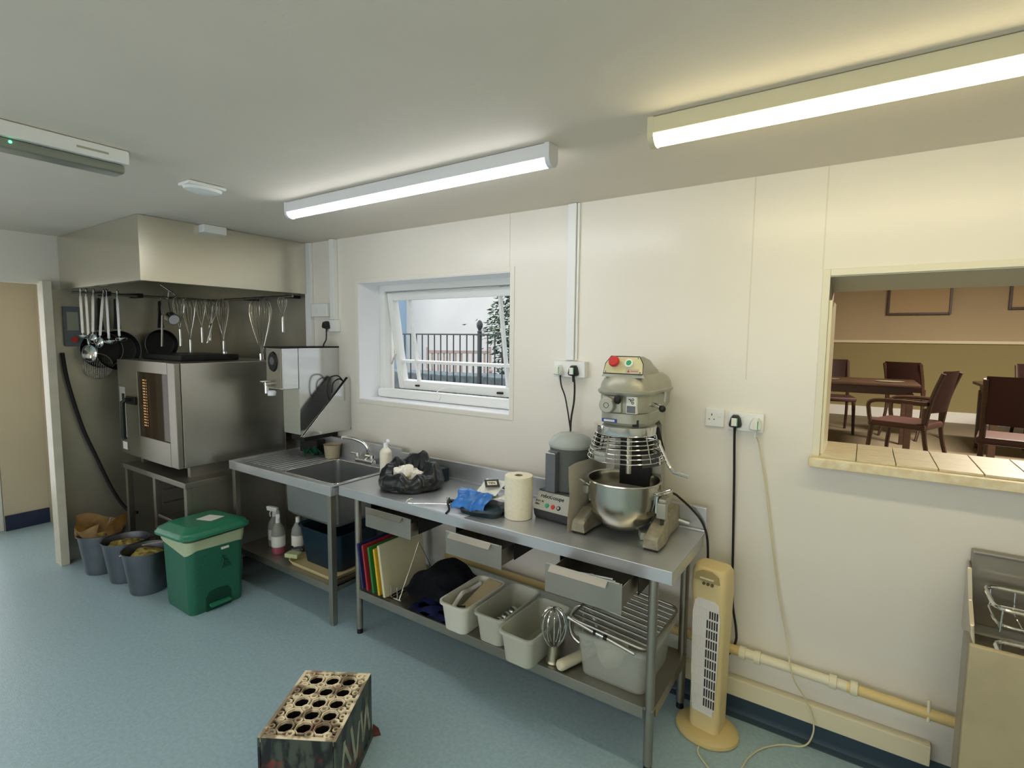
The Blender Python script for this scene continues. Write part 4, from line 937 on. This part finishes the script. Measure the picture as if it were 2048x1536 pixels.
for x_, z_ in ((-.078, .006), (.078, .006), (-.060, .070), (.060, .070)): B().lathe([(0, -.005), (.003, -.005), (.004, -.002)], (x_, 0, z_), 10, 'Y').out('screw', chrome, face)
B().box(-.060, .030, -.135, -.112, .578, .652, .008).out('gearbox_cover', alu, mx)
B().lathe([(0, -.030), (.030, -.030), (.034, -.026), (.036, 0)], (-.028, -.128, .612), 32, 'Y').out('hub_cap', alu, mx)
B().lathe([(.010, -.0315), (.012, -.0315)], (-.028, -.128, .612), 20, 'Y').out('hub_mark', darkmetal, mx)
B().cyl((.010, -.128, .635), (.017, -.150, .642), .004, seg=8).out('knob_stem', chrome, mx)
B().sphere((.024, -.160, .640), .017, 16, (1, .8, 1.15)).out('knob', black, mx)
B().box(.050, .094, -.1265, -.1005, .580, .652).out('warning_label', label_w, mx)
B().box(.053, .091, -.1275, -.1265, .583, .613).out('warning_text', greyplast, mx)
wl = B(); 
for cz in (.626, .640): wl.tube([(.078 + .0045 * math.cos(a), -.1272, cz + .0045 * math.sin(a)) for a in [2 * PI * k / 14 for k in range(14)]], .0014, 5, closed=True)
wl.tube([(.060, -.1272, .642), (.068, -.1272, .640), (.072, -.1272, .630)], .002, 5).out('hand_symbol', ink, mx)
B().cyl((.118, -.02, .615), (.165, -.03, .608), .011, seg=14).out('hub_lever', chrome, mx); B().sphere((.175, -.035, .600), .015, 14).out('lever_knob', black, mx)
B().tube([(.13, .10, .655), (.155, .06, .66), (.155, .05, .62)], .005, 8).out('gear_rod', chrome, mx)
B().box(-.060, .010, -.127, -.124, .535, .551, .001).out('blue_tape', mat('blue_tape', (40, 70, 150), .5), mx)
B().box(-.050, .0, -.129, -.127, .5385, .5475, .001).out('tape_label', label_w, mx)
B().box(.072, .098, -.108, -.10, .522, .552, .001, rz=.5).out('triangle_mark', ink, mx)
B().tube([(.07, .04, .455), (.12, .05, .45), (.155, .0, .452), (.165, -.02, .44), (.21, -.03, .36), (.235, -.035, .335), (.30, -.05, .328)], .0075, 10).out('crank_handle', chrome, mx)
B().tube(catmull([(.15, .0, .41), (.175, -.01, .405), (.18, -.02, .39), (.162, -.02, .38)], 4), .004, 6).cyl((.165, -.02, .385), (.168, -.025, .355), .007, seg=8).out('guard_catch', chrome, mx)
B().tube([(-.135, .03, .50), (-.165, .06, .38)], .013, 8).out('guard_arm', darkmetal, mx); B().tube([(.125, .05, .50), (.145, .08, .39)], .013, 8).out('guard_arm', darkmetal, mx)
tag(B().tube(catmull([(-.71, -.24, 1.075), (-.69, -.20, 1.07), (-.67, -.16, 1.04), (-.625, -.13, .99), (-.58, -.12, .935), (-.553, -.12, .86), (-.548, -.11, .72), (-.552, -.10, .55), (-.575, -.09, .38), (-.60, -.09, .27), (-.56, -.09, .20), (-.50, -.09, .17)], 8), .0055, 8).out('power_cable', cable_b), 'dark cable from the mixer falling past the right end of the table', 'cable')
tag(B().cyl((-.685, -.125, .925), (-.635, -.125, .918), .007, seg=12).out('chalk', whitecup), 'short white stick lying against the table upstand right of the mixer', 'stick')
tag(B().box(-.80, -.70, -.36, -.30, ZT + .001, ZT + .035, .004, rz=.5).out('small_packet', mat('pale_packet', (178, 186, 168), .5)), 'pale grey packet under the mixer bowl', 'packet')

# ------------------------------------------------------------------ undershelf contents
US = .282
rk = thing('board_rack', 'wire rack holding coloured chopping boards on the undershelf', 'rack', (-2.27, -.40, US))
rb = B()
for k in range(7):
    x = -.15 + k * .05; rb.tube([(x, -.17, .08), (x, -.17, .008), (x, .15, .008), (x, .15, .10)], .0028, 6)
rb.tube([(-.16, -.17, .008), (.18, -.17, .008)], .003, 6).tube([(-.16, .15, .008), (.18, .15, .008)], .003, 6)
rb.out('wire_base', chrome, rk)
B().tube([(.165, -.17, .008), (.165, -.01, .30), (.165, .15, .008)], .003, 6).out('wire_hoop', chrome, rk)
boards = [('blue', c_blue, -.128), ('red', c_red, -.085), ('green', c_green, -.035), ('yellow', c_yel, .012), ('white', c_white, .055)]
for nm, m_, x in boards:
    b = B().box(-.008 if nm != 'white' else -.010, .008 if nm != 'white' else .010, -.20, .15, 0, .27 if nm != 'white' else .30, .006)
    b.rot(math.radians(-9), 'Y')
    tag(b.move((-2.27 + x + .03, -.41, US + .014)).out('chopping_board', m_), '%s plastic chopping board standing in the wire rack' % nm, 'chopping board', 'chopping boards in the rack')
cl = B().grid(lambda u, v: (-.20 + .42 * u, -.20 + .36 * v, .012 + .17 * math.sin(PI * u) ** .8 * math.sin(PI * min(1, v * .9 + .05)) ** .7), 34, 28, .006)
cl.warp(.035, 11, 5); 
for v in cl.bm.verts: v.co.z = max(v.co.z, .004)
tag(cl.move((-1.94, -.36, US + .02)).out('folded_cloth', greycloth), 'heap of dark cloth on the undershelf right of the chopping boards', 'cloth')
c2 = B().grid(lambda u, v: (-.15 + .30 * u, -.10 + .20 * v, .008 + .012 * math.sin(u * 12) * math.cos(v * 8)), 24, 16, .006).warp(.010, 18, 9)
for v in c2.bm.verts: v.co.z = max(v.co.z, .003)
tag(c2.move((-1.86, -.50, US)).out('folded_cloth', bluecloth), 'dark blue cloth lying at the shelf edge under the dark heap', 'cloth')
def tub(lab, loc, w_, d_, h_, m_, rz=0, rim=.012, group='plastic tubs on the undershelf'):
    t = thing('plastic_tub', lab, 'tub', loc, rz, group)
    b = B(); k = .80
    secs = [rrect(0, 0, w_ * k, d_ * .88, .03, .003), rrect(0, 0, w_ * (k + .01), d_ * .89, .035, .001), rrect(0, 0, w_ - .01, d_ - .01, .035, h_ - .014), rrect(0, 0, w_ + rim, d_ + rim, .04, h_ - .014), rrect(0, 0, w_ + rim, d_ + rim, .04, h_), rrect(0, 0, w_ - .008, d_ - .008, .033, h_), rrect(0, 0, w_ * k - .006, d_ * .88 - .006, .028, .008)]
    b.loft(secs).out('tub_body', m_, t); return t
TZ = US
tub('white plastic tub nearest the dark cloth, holding packets', (-1.655, -.465, TZ), .175, .36, .15, mat('white_tub', (214, 214, 202), .4, var=(5, .05)))
tub('grey translucent tub with shiny steel balls, middle of three', (-1.445, -.44, TZ), .175, .37, .15, clear_tub)
tub('translucent tub at the right of the three open tubs', (-1.24, -.50, TZ), .185, .38, .15, clear_tub, math.radians(-2))
tag(B().box(-.05, .05, -.14, .13, 0, .022, .006).rot(math.radians(14), 'X').move((-1.63, -.42, TZ + .10)).warp(.006, 20).out('flour_packet', mat('cream_packet', (206, 190, 152), .6, var=(8, .1))), 'cream packet lying in the white tub on the undershelf', 'packet')
tag(B().tube(catmull([(-1.71, -.56, TZ + .09), (-1.70, -.50, TZ + .14), (-1.715, -.42, TZ + .12), (-1.70, -.34, TZ + .13)], 5), .012, 8).out('piping_bag', label_w), 'crumpled white piping bag in the white tub', 'bag')
tag(B().cyl((-1.665, -.585, TZ + .115), (-1.625, -.57, TZ + .12), .005, seg=8).out('pen', ink), 'short dark pen across the front of the white tub', 'pen')
for i, (x, y, lab) in enumerate(((-1.478, -.490, 'steel ball nearest the front in the middle tub'), (-1.478, -.424, 'steel ball second from the front in the middle tub'), (-1.477, -.358, 'steel ball third from the front in the middle tub'), (-1.42, -.315, 'steel ball farthest back in the middle tub'))):
    tag(B().sphere((x, y, TZ + .0405), .0325, 24).out('steel_ball', steel_mirror), lab, 'ball', 'steel balls in the middle tub')
# beater / dough hook attachments
wh = thing('mixer_whisk', 'large mixer whisk attachment standing upside down on the undershelf', 'whisk', (-1.115, -.55, US))
B().lathe([(0, 0), (.036, 0), (.038, .008), (.032, .02), (.024, .075), (.022, .085), (0, .088)], (0, 0, 0), 24).out('hub', mat('hub_steel', (176, 172, 150), .35, 1.0), wh)
wv = B()
for k in range(6):
    a = PI * k / 6
    pts = [(.02 * math.cos(a), .02 * math.sin(a), .08), (.05 * math.cos(a), .05 * math.sin(a), .13), (.06 * math.cos(a), .06 * math.sin(a), .19), (.04 * math.cos(a), .04 * math.sin(a), .245), (0, 0, .262), (-.04 * math.cos(a), -.04 * math.sin(a), .245), (-.06 * math.cos(a), -.06 * math.sin(a), .19), (-.05 * math.cos(a), -.05 * math.sin(a), .13), (-.02 * math.cos(a), -.02 * math.sin(a), .08)]
    wv.tube(catmull(pts, 4), .0032, 6)
wv.out('wires', chrome, wh)
bt2 = thing('flat_beater', 'cast mixer beater attachment standing behind the whisk attachment', 'beater', (-1.02, -.44, US))
B().lathe([(0, 0), (.02, 0), (.018, .07), (0, .07)], (0, 0, 0), 16).out('hub', alu, bt2)
B().tube(catmull([(0, 0, .06), (.055, 0, .09), (.07, 0, .16), (.04, 0, .23), (0, 0, .25), (-.04, 0, .23), (-.07, 0, .16), (-.055, 0, .09), (0, 0, .06)], 4), .009, 8).tube([(0, 0, .06), (0, 0, .25)], .007, 8).out('beater_frame', steel, bt2)
rp = thing('rolling_pin', 'white nylon rolling pin lying end-on at the front of the undershelf', 'rolling pin', (-1.005, -.45, US + .026))
B().lathe([(0, -.16), (.018, -.16), (.0245, -.152), (.0255, -.14), (.0255, .15), (0, .155)], (0, 0, 0), 24, 'Y').rot(math.radians(-20)).out('roller', mat('nylon_white', (216, 210, 184), .4), rp)
bxx = thing('storage_box', 'large clear plastic storage box under the right drawer', 'box', (-.835, -.37, US))
b = B(); w_, d_, h_ = .34, .40, .205
secs = [rrect(0, 0, w_ * .86, d_ * .88, .04, .0), rrect(0, 0, w_ - .01, d_ - .01, .045, h_ - .02), rrect(0, 0, w_ + .025, d_ + .02, .05, h_ - .02), rrect(0, 0, w_ + .025, d_ + .02, .05, h_), rrect(0, 0, w_ - .008, d_ - .008, .04, h_), rrect(0, 0, w_ * .86 - .006, d_ * .88 - .006, .035, .006)]
b.loft(secs).out('box_body', clear_box, bxx)
tag(B().sphere((-.88, -.44, US + .085), .075, 20, (1, .8, .95)).warp(.03, 14, 3).out('plastic_bag', mat('milky_bag', (216, 214, 192), .4, var=(10, .1))), 'milky plastic bag of flour inside the clear storage box', 'bag')
gt = thing('oven_grid', 'dark wire baking grid resting tilted on the clear storage box', 'grid', (-.835, -.38, US + .25))
g = B()
g.tube([(p[0], p[1], 0) for p in rrect(0, 0, .36, .42, .04, 0, 5)], .007, 8, closed=True)
gg = g.rot(math.radians(5), 'Y').out('grid_frame', steel_dull, gt)
g = B()
for k in range(9): g.box(-.175, .175, -.17 + k * .043 - .008, -.17 + k * .043 + .008, -.004, .004, .002)
g.rot(math.radians(5), 'Y').out('slats', steel, gt)
g = thing('knife_steel', 'long steel sharpener with black bands lying along the box front', 'utensil', (-.90, -.575, US + .235))
B().cyl((-.13, 0, .02), (.0, -.01, .0), .009, seg=12).cyl((.06, -.012, -.006), (.19, -.022, -.025), .009, seg=12).out('rod', steel, g); B().cyl((-.0, -.010, .0), (.012, -.01, -.001), .011, seg=12).cyl((.048, -.012, -.005), (.064, -.012, -.007), .012, seg=12).out('band', black, g)
B().cyl((.010, -.010, -.001), (.05, -.012, -.005), .0095, seg=12).out('rod', chrome, g)

# ------------------------------------------------------------------ floor-standing things on the left
bn_ = thing('pedal_bin', 'green pedal bin with white label on its lid', 'bin', (-3.59, -.915, 0))
def sec4(w_, d_, z, r=.05, dx=0): return [(p[0] + dx, p[1], p[2]) for p in rrect(0, 0, w_, d_, r, z, 6)]
bb = B().loft([sec4(.34, .33, 0, .04), sec4(.35, .34, .03, .045), sec4(.375, .36, .47, .05)])
bb.out('bin_body', bin_green, bn_)
lnb = B().loft([sec4(.378, .363, .40, .05), sec4(.392, .378, .45, .05), sec4(.396, .382, .488, .05)])
for v in lnb.bm.verts:
    if v.co.z < .44: v.co.z += .035 * math.sin(v.co.y * 12 + v.co.x * 9) + .02
lnb.out('liner', liner, bn_)
l_ = B().loft([sec4(.440, .42, .480, .07), sec4(.462, .442, .484, .08), sec4(.462, .442, .498, .08), sec4(.436, .416, .508, .07), sec4(.426, .406, .520, .06), sec4(.33, .31, .545, .05), sec4(.30, .28, .548, .05)]).rot(math.radians(-3.5), 'Y', (-.2, 0, .5)).out('lid', bin_green2, bn_)
lb = B().box(-.07, .07, -.05, .05, 0, .0015).out('label', label_w, l_); lb.location = (.045, .03, .5645); lb.rotation_euler = (0, math.radians(-3.5), math.radians(12))
arch = [(-.08, 0), (.08, 0), (.08, .09), (.06, .125), (.0, .135), (-.06, .125), (-.08, .09)]
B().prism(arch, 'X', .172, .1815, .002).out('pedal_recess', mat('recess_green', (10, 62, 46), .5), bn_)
B().box(.176, .215, -.065, .065, .03, .05, .008).out('pedal', bin_green2, bn_)
B().box(.185, .194, .02, .07, .385, .40, .002).out('maker_label', label_w, bn_)
eb = B().cyl((.186, .035, .335), (.188, .035, .335), .010, seg=14).tube([(.187, .035, .322), (.187, .030, .290)], .006, 6).tube([(.187, .030, .290), (.187, .018, .262)], .004, 6).tube([(.187, .030, .290), (.187, .044, .262)], .004, 6).tube([(.187, .035, .318), (.187, .058, .305), (.187, .062, .285)], .0035, 6).tube([(.187, .055, .262), (.187, .058, .282), (.187, .074, .282), (.187, .077, .262), (.187, .055, .262)], .002, 6)
eb.out('bin_emblem', mat('emblem_green', (14, 74, 56), .5), bn_)

def bucket(lab, loc, kind, sc_=1.0):
    t = thing('bucket', lab, 'bucket', loc, random.uniform(0, 1), 'steel buckets by the oven')
    H = .29 * sc_; r0, r1 = .105 * sc_, .145 * sc_
    B().lathe([(0, .0), (r0, .0), (r0 + .003, .01), (r1, H), (r1 + .006, H + .002), (r1 + .006, H + .008), (r1 - .002, H + .006), (r0 - .001, .012), (0, .012)], (0, 0, 0), 36).out('bucket_body', galv, t)
    for sx in (-1, 1): B().cyl((sx * (r1 - .004), 0, H - .03), (sx * (r1 + .014), 0, H - .03), .012, seg=12).out('handle_lug', galv, t)
    B().tube([(math.cos(a) * (r1 + .012), math.sin(a) * (r1 + .02), H - .03 - abs(math.sin(a)) * .05) for a in [PI * k / 16 for k in range(17)]], .003, 6).out('handle', galv, t)
    return t, H, r1
bk = [('bucket with torn brown paper sack, leftmost of the three', (-4.68, -1.13, 0)), ('bucket with food scraps, middle of the three', (-4.375, -1.08, 0)), ('bucket with food scraps and a stick, nearest the green bin', (-4.06, -1.07, 0))]
for i, (lab, loc) in enumerate(bk):
    t, H, r1 = bucket('steel ' + lab, loc, i)
    fill = B().grid(lambda u, v: (r1 * .80 * math.sqrt(v) * math.cos(2 * PI * u), r1 * .80 * math.sqrt(v) * math.sin(2 * PI * u), H - .040 + .03 * (1 - v)), 40, 12).warp(.028, 22, i + 2)
    tag(fill.move(loc).out('food_waste', peel), ('brown sack scraps' if i == 0 else 'yellow-brown food scraps') + ' filling the ' + ('leftmost' if i == 0 else 'middle' if i == 1 else 'rightmost') + ' bucket', 'food waste', kind='stuff')
sk_ = B().grid(lambda u, v: ((.125 + .035 * v) * math.cos(2 * PI * u * .93), (.125 + .03 * v) * math.sin(2 * PI * u * .93), .24 + v * (.085 + .075 * math.cos(2 * PI * u - .6) ** 2)), 44, 10, .002).warp(.045, 11, 4)
tag(sk_.move((-4.68, -1.13, .02)).out('paper_sack', foilpaper), 'torn brown paper sack sticking out of the leftmost bucket', 'sack')
for i, (p0, p1, lab) in enumerate((((-4.13, -1.07, .30), (-3.93, -.98, .35), 'thin stick across the bucket nearest the green bin'), ((-4.64, -1.12, .27), (-4.57, -1.10, .42), 'pale wooden stick standing in the leftmost bucket'))):
    tag(B().tube([p0, p1], .005, 6).out('stick', wood), lab, 'stick')

# ------------------------------------------------------------------ beer crate
cr = thing('bottle_crate', 'worn black and cream bottle crate standing on the blue floor', 'crate', (-1.748, -1.352, 0), math.atan2(-.34, .20))
CL, CW, CH = .395, .30, .30
b = B()
b.box(-CL / 2, CL / 2, -CW / 2, -CW / 2 + .012, .01, CH, .004).box(-CL / 2, CL / 2, CW / 2 - .012, CW / 2, .01, CH, .004).box(-CL / 2, -CL / 2 + .012, -CW / 2 + .012, CW / 2 - .012, .01, CH, .004).box(CL / 2 - .012, CL / 2, -CW / 2 + .012, CW / 2 - .012, .01, CH, .004)
b.box(-CL / 2 - .005, CL / 2 + .005, -CW / 2 - .005, CW / 2 + .005, 0, .03, .006)
b.out('crate_sides', crate_side, cr)
B().box(-CL / 2 + .012, CL / 2 - .012, -CW / 2 + .012, CW / 2 - .012, CH - .09, CH - .085).out('crate_floor', mat('crate_dark', (24, 24, 24), .6, var=(20, .4)), cr)
lat = B(); nx, ny = 5, 3; px_, py_ = .068, .072
def ringwall(b, cx, cy, ro, ri, z0, z1, n, rot=0.0):
    for k in range(n):
        a, c = 2 * PI * k / n + rot, 2 * PI * (k + 1) / n + rot
        P = [(cx + ro * math.cos(a), cy + ro * math.sin(a)), (cx + ro * math.cos(c), cy + ro * math.sin(c)), (cx + ri * math.cos(c), cy + ri * math.sin(c)), (cx + ri * math.cos(a), cy + ri * math.sin(a))]
        b.prism(P, 'Z', z0, z1)
for i in range(nx):
    for j in range(ny): ringwall(lat, (i - 2) * px_, (j - 1) * py_, .0345, .0295, CH - .010, CH + .001, 8, PI / 8)
for i in range(nx + 1):
    for j in range(ny + 1): ringwall(lat, (i - 2.5) * px_, (j - 1.5) * py_, .0165, .0085, CH - .012, CH + .003, 12)
lw = B()
for i in range(nx):
    for j in range(ny): ringwall(lw, (i - 2) * px_, (j - 1) * py_, .032, .0300, CH - .085, CH - .008, 8, PI / 8)
lw.out('bottle_dividers', mat('crate_divider', (22, 20, 18), .6, var=(30, .5)), cr)
lat.box(-CL / 2 + .002, CL / 2 - .002, -CW / 2 + .002, -CW / 2 + .016, CH - .02, CH + .002, .002).box(-CL / 2 + .002, CL / 2 - .002, CW / 2 - .016, CW / 2 - .002, CH - .02, CH + .002, .002).box(-CL / 2 + .002, -CL / 2 + .018, -CW / 2 + .016, CW / 2 - .016, CH - .02, CH + .002, .002).box(CL / 2 - .018, CL / 2 - .002, -CW / 2 + .016, CW / 2 - .016, CH - .02, CH + .002, .002)
for i in range(6):
    for s in (-1, 1):
        x_ = (i - 2.5) * px_; lat.box(x_ - .004, x_ + .004, s * .122 - .014, s * .122 + .018, CH - .008, CH)
        if i < 5: ringwall(lat, x_ + .034, s * .124, .013, .007, CH - .010, CH, 10)
lat.out('bottle_lattice', crate_top, cr)
wp_ = mat('crate_white_print', (176, 178, 156), .5, var=(14, .5))
for (xa, za, xb, zb, w2) in ((-.16, .07, -.12, .24, .012), (-.13, .24, -.09, .09, .012), (-.08, .08, -.06, .22, .010), (-.04, .20, .0, .07, .012), (.01, .07, .05, .24, .012), (.06, .10, .12, .22, .010), (.12, .24, .16, .08, .012)):
    q = Vector((xb - xa, zb - za)).normalized(); n_ = Vector((-q.y, q.x)) * w2 * .85
    for yy, s in ((-CW / 2 - .0012, 1), (CW / 2 + .0002, 1)):
        B().prism([(xa + n_.x, za + n_.y), (xb + n_.x, zb + n_.y), (xb - n_.x, zb - n_.y), (xa - n_.x, za - n_.y)], 'Y', yy, yy + .001).out('printed_stroke', wp_, cr)
tag(B().prism([(-.012, 0), (.03, 0), (.02, .035), (-.004, .06)], 'Y', -.002, .002).rot(.9).move((-1.715, -1.10, .001)).out('torn_label', mat('brown_flap', (110, 60, 50), .6)), 'small brown flap poking out behind the bottle crate', 'scrap')

# ------------------------------------------------------------------ tower fan heater
fn = thing('tower_fan', 'cream tower fan heater with white grille standing on an oval base', 'fan', (-.497, -.215, 0), math.radians(-8))
B().lathe([(0, 0), (.125, 0), (.132, .010), (.130, .022), (.115, .034), (.08, .042), (0, .042)], (0, 0, 0), 48, sx=1.05, sy=.92).out('base', cream_d, fn)
secs = []
for z, w_, d_ in ((.038, .132, .125), (.06, .134, .126), (.40, .140, .130), (.66, .150, .136), (.70, .156, .140), (.79, .150, .130), (.808, .135, .11), (.812, .11, .09)):
    secs.append([(p[0], p[1] - (.008 if z > .68 else 0), p[2] * .975) for p in rrect(0, 0, w_, d_, .032, z, 6)])
B().loft(secs).out('housing', cream, fn)
gpoly = [(-.046, .13), (.046, .125), (.056, .30), (.060, .58), (.052, .635), (.03, .66), (0, .668), (-.03, .66), (-.052, .635), (-.060, .58), (-.056, .30)]
gp = B().prism(gpoly, 'Y', -.0700, -.066, .001).out('grille', grille_w, fn)
gp.rotation_euler = (0, 0, 0)
sb = B()
for r in range(10):
    z0 = .165 + r * .045
    for k in range(5):
        x = .004 + k * .0105
        if r == 9 and k == 0: continue
        sb.box(x, x + .0058, -.0712, -.0702, z0, z0 + (.036 if r < 9 else .034))
sb.out('dark_slots', ink, gp)
sb = B()
for r in range(11): sb.box(-.054, .054, -.0732, -.0702, .158 + r * .045, .1615 + r * .045, .001)
for k in range(11): sb.box(-.0505 + k * .0105 - .0006, -.0505 + k * .0105 + .0006, -.0722, -.0702, .14, .64)
sb.out('grille_bars', grille_w, gp)
B().prism([(-.055, .735), (.055, .735), (.05, .765), (.02, .782), (-.02, .782), (-.05, .765)], 'Y', -.0805, -.074, .001).out('handle_recess', mat('recess_cream', (170, 152, 104), .5), fn)
for k in range(3): B().lathe([(0, -.004), (.0065, -.004), (.007, 0)], (-.012 + k * .018, -.0800, .726), 12, 'Y').out('knob', mat('fan_knob', (90, 80, 54), .5), fn)
B().box(-.03, .03, -.0835, -.0795, .745, .752, .001).out('switch_bar', pvc_old, fn)
tag(B().tube(catmull([(-.50, -.345, .012), (-.495, -.375, .006), (-.45, -.42, .005), (-.39, -.46, .005), (-.335, -.40, .005), (-.31, -.28, .005), (-.27, -.19, .005), (-.20, -.115, .005), (-.125, -.075, .006), (-.095, -.066, .05), (-.09, -.062, .12), (-.125, -.058, .21), (-.17, -.09, .30), (-.19, -.085, .36), (-.215, -.03, .45), (-.26, -.018, .65), (-.30, -.014, .90), (-.335, -.012, 1.12), (-.368, -.02, 1.30), (-.378, -.052, 1.35)], 8), .0035, 8).out('power_cable', cable_c), 'thin cream cable running from the tower fan up to the right-hand plug', 'cable')
socket('white single wall socket above the tower fan', (-.612, 0, 1.370), .086, (.066,), .012, (.030,))
socket('white double wall socket with two plugs above the tower fan', (-.508, 0, 1.363), .152, (.064,), .022)
plug('plug', black, 'black plug with sticker in the double socket above the tower fan', (-.473, -.023, 1.408))
plug('plug', pvc, 'white plug with sticker at right of the double socket', (-.387, -.023, 1.402))
tag(B().tube(catmull([(-.473, -.037, 1.352), (-.472, -.03, 1.28), (-.468, -.02, 1.13), (-.460, -.018, .85), (-.450, -.018, .56), (-.428, -.02, .42), (-.425, -.03, .36), (-.45, -.05, .30), (-.50, -.08, .24)], 8), .0055, 8).out('power_cable', cable_b), 'black cable hanging straight down the wall behind the tower fan', 'cable')
# waste pipe along the wall
wpp = thing('waste_pipe', 'cream plastic waste pipe running low along the wall to the right', 'pipe', (0, -.055, .335))
B().cyl((-2.2, 0, .02), (-.40, 0, .0), .021, seg=18).out('pipe_section', pipe_y, wpp)
B().cyl((-.40, 0, .0), (.02, 0, -.005), .0215, seg=18).out('pipe_section', pipe_w, wpp)
B().cyl((.02, 0, -.005), (.40, 0, -.012), .021, seg=18).out('pipe_section', pipe_y, wpp)
for x in (-.388, -.325, -.03, .045): B().lathe([(.022, -.014), (.029, -.013), (.029, .013), (.022, .014)], (x, 0, -.003), 14, 'X').out('compression_collar', pipe_w, wpp)
B().tube([(.29, -.02, -.03), (.29, .0, .045)], .006, 8).out('pipe_clip', pipe_w, wpp)

# ------------------------------------------------------------------ sink/dish unit at the right edge
du = thing('dish_station', 'worn stainless steel dishwashing unit with wire baskets at the right edge', 'dish station', (.35, -.55, 0))
B().box(.03, 1.10, .53, .546, .72, 1.005, .004).box(.03, 1.10, .500, .53, .995, 1.008, .003).out('upstand', steel_dull, du)
B().prism([(.53, .96), (.53, .70), (.30, .70), (.36, .78), (.44, .84), (.50, .94)], 'X', .018, .03, .003).out('end_plate', steel, du)
B().box(.03, 1.10, .05, .53, .66, .68).box(.03, .04, .05, .53, .30, .72).out('trough', steel_dull, du)
B().box(-.035, 1.10, .0, .02, .05, .87, .006).out('front_apron', mat('matte_worn_steel', (186, 172, 138), .55, .35, var=(4, .18), bump=(20, .1)), du)
B().box(-.035, -.02, .02, .12, .05, .86, .004).box(.0, 1.08, .02, .50, .05, .08).out('side_apron', steel_dull, du)
for lx_ in (.0, 1.05):
    for ly_ in (.05, .46): B().cyl((lx_ + .02, ly_, 0), (lx_ + .02, ly_, .05), .02, seg=14).out('foot', black, du)
for zz, y0 in ((.90, .36), (.80, .14)):
    fr_ = B()
    P = [(p[0] + .34, p[1] + y0, p[2]) for p in rrect(0, 0, .56, .20, .04, zz, 4)]
    fr_.tube(P, .007, 8, closed=True)
    P = [(p[0] + .34, p[1] + y0, p[2]) for p in rrect(0, 0, .54, .18, .04, zz - .06, 4)]
    fr_.tube(P, .005, 8, closed=True)
    for k in range(9): fr_.tube([(.08 + k * .065, y0 - .10, zz), (.08 + k * .065, y0 - .09, zz - .08), (.08 + k * .065, y0 + .09, zz - .08), (.08 + k * .065, y0 + .10, zz)], .003, 6)
    bas = tag(fr_.move((.35, -.55, 0)).out('wire_basket', chrome), 'upper chrome wire basket at the back of the dishwashing unit' if zz > .85 else 'lower chrome wire basket at the front of the dishwashing unit', 'basket', 'wire baskets in the dishwashing unit')

# ------------------------------------------------------------------ ceiling fittings
def batten(lab, x0, x1, y, tubem, w_=.055, drop=.10):
    casem = mat('warm_lamp_casing', (214, 208, 176), .45) if tubem is tube_warm else lampcase
    t = thing('fluorescent_light', lab, 'light', ((x0 + x1) / 2, y, CE), 0, None); h = (x1 - x0) / 2
    B().box(-h, h, -w_ * 1.1, w_ * 1.1, -.055, -.001, .006).out('casing', casem, t)
    prof = [(w_ * .98 * math.cos(a), -.055 - (drop - .055) * math.sin(a)) for a in [PI * k / 10 for k in range(11)]]
    B().prism(prof, 'X', -h + .012, h - .012).out('diffuser', tubem, t)
    prof = [(w_ * 1.12 * math.cos(a), -.050 - (drop - .047) * math.sin(a)) for a in [PI * k / 10 for k in range(11)]]
    for s in (-1, 1): B().prism(prof + [(-w_ * 1.12, -.001), (w_ * 1.12, -.001)], 'X', s * h - .010, s * h + .010).out('end_cap', casem, t)
    return t
batten('lit cool white fluorescent batten in front of the window', -2.655, -1.015, -.82, tube_cool, .031, .082)
batten('lit warm yellowish fluorescent batten above the hatch wall', -.62, 1.05, -.825, tube_warm, .036, .086)
batten('unseen cool white batten added as fill light at the rear left of the kitchen', -4.2, -2.6, -3.5, tube_cool, .040, .085)  # added out of view to brighten floor and steel
batten('unseen warm batten added as fill light at the rear right of the kitchen', -.9, .9, -3.2, tube_warm, .045, .09)  # added out of view as warm fill for the lower wall
em = thing('emergency_light', 'unlit white emergency bulkhead light with green indicator at upper left', 'light', (-2.52, -1.98, CE))
B().box(-.06, .06, -.33, .33, -.055, -.001, .008).out('body', pvc, em)
B().box(-.045, .045, -.30, .32, -.090, -.055, .012).out('diffuser', mat('dull_diffuser', (150, 156, 142), .3, trans=.3), em)
B().sphere((.045, -.02, -.068), .005, 10).out('indicator_led', led, em)
B().box(.0602, .0606, .16, .26, -.034, -.026).out('printed_label', mat('faint_print', (170, 168, 146), .5), em)
sd = thing('smoke_detector', 'white ceiling detector between the emergency light and the hood', 'detector', (-2.70, -1.26, CE))
B().box(-.055, .055, -.09, .09, -.020, -.001, .01).out('base', pvc, sd)
B().lathe([(0, -.045), (.03, -.043), (.055, -.032), (.06, -.02), (0, -.02)], (0, 0, 0), 28, sy=1.5).out('cover', pvc, sd)
bpy.context.view_layer.update()
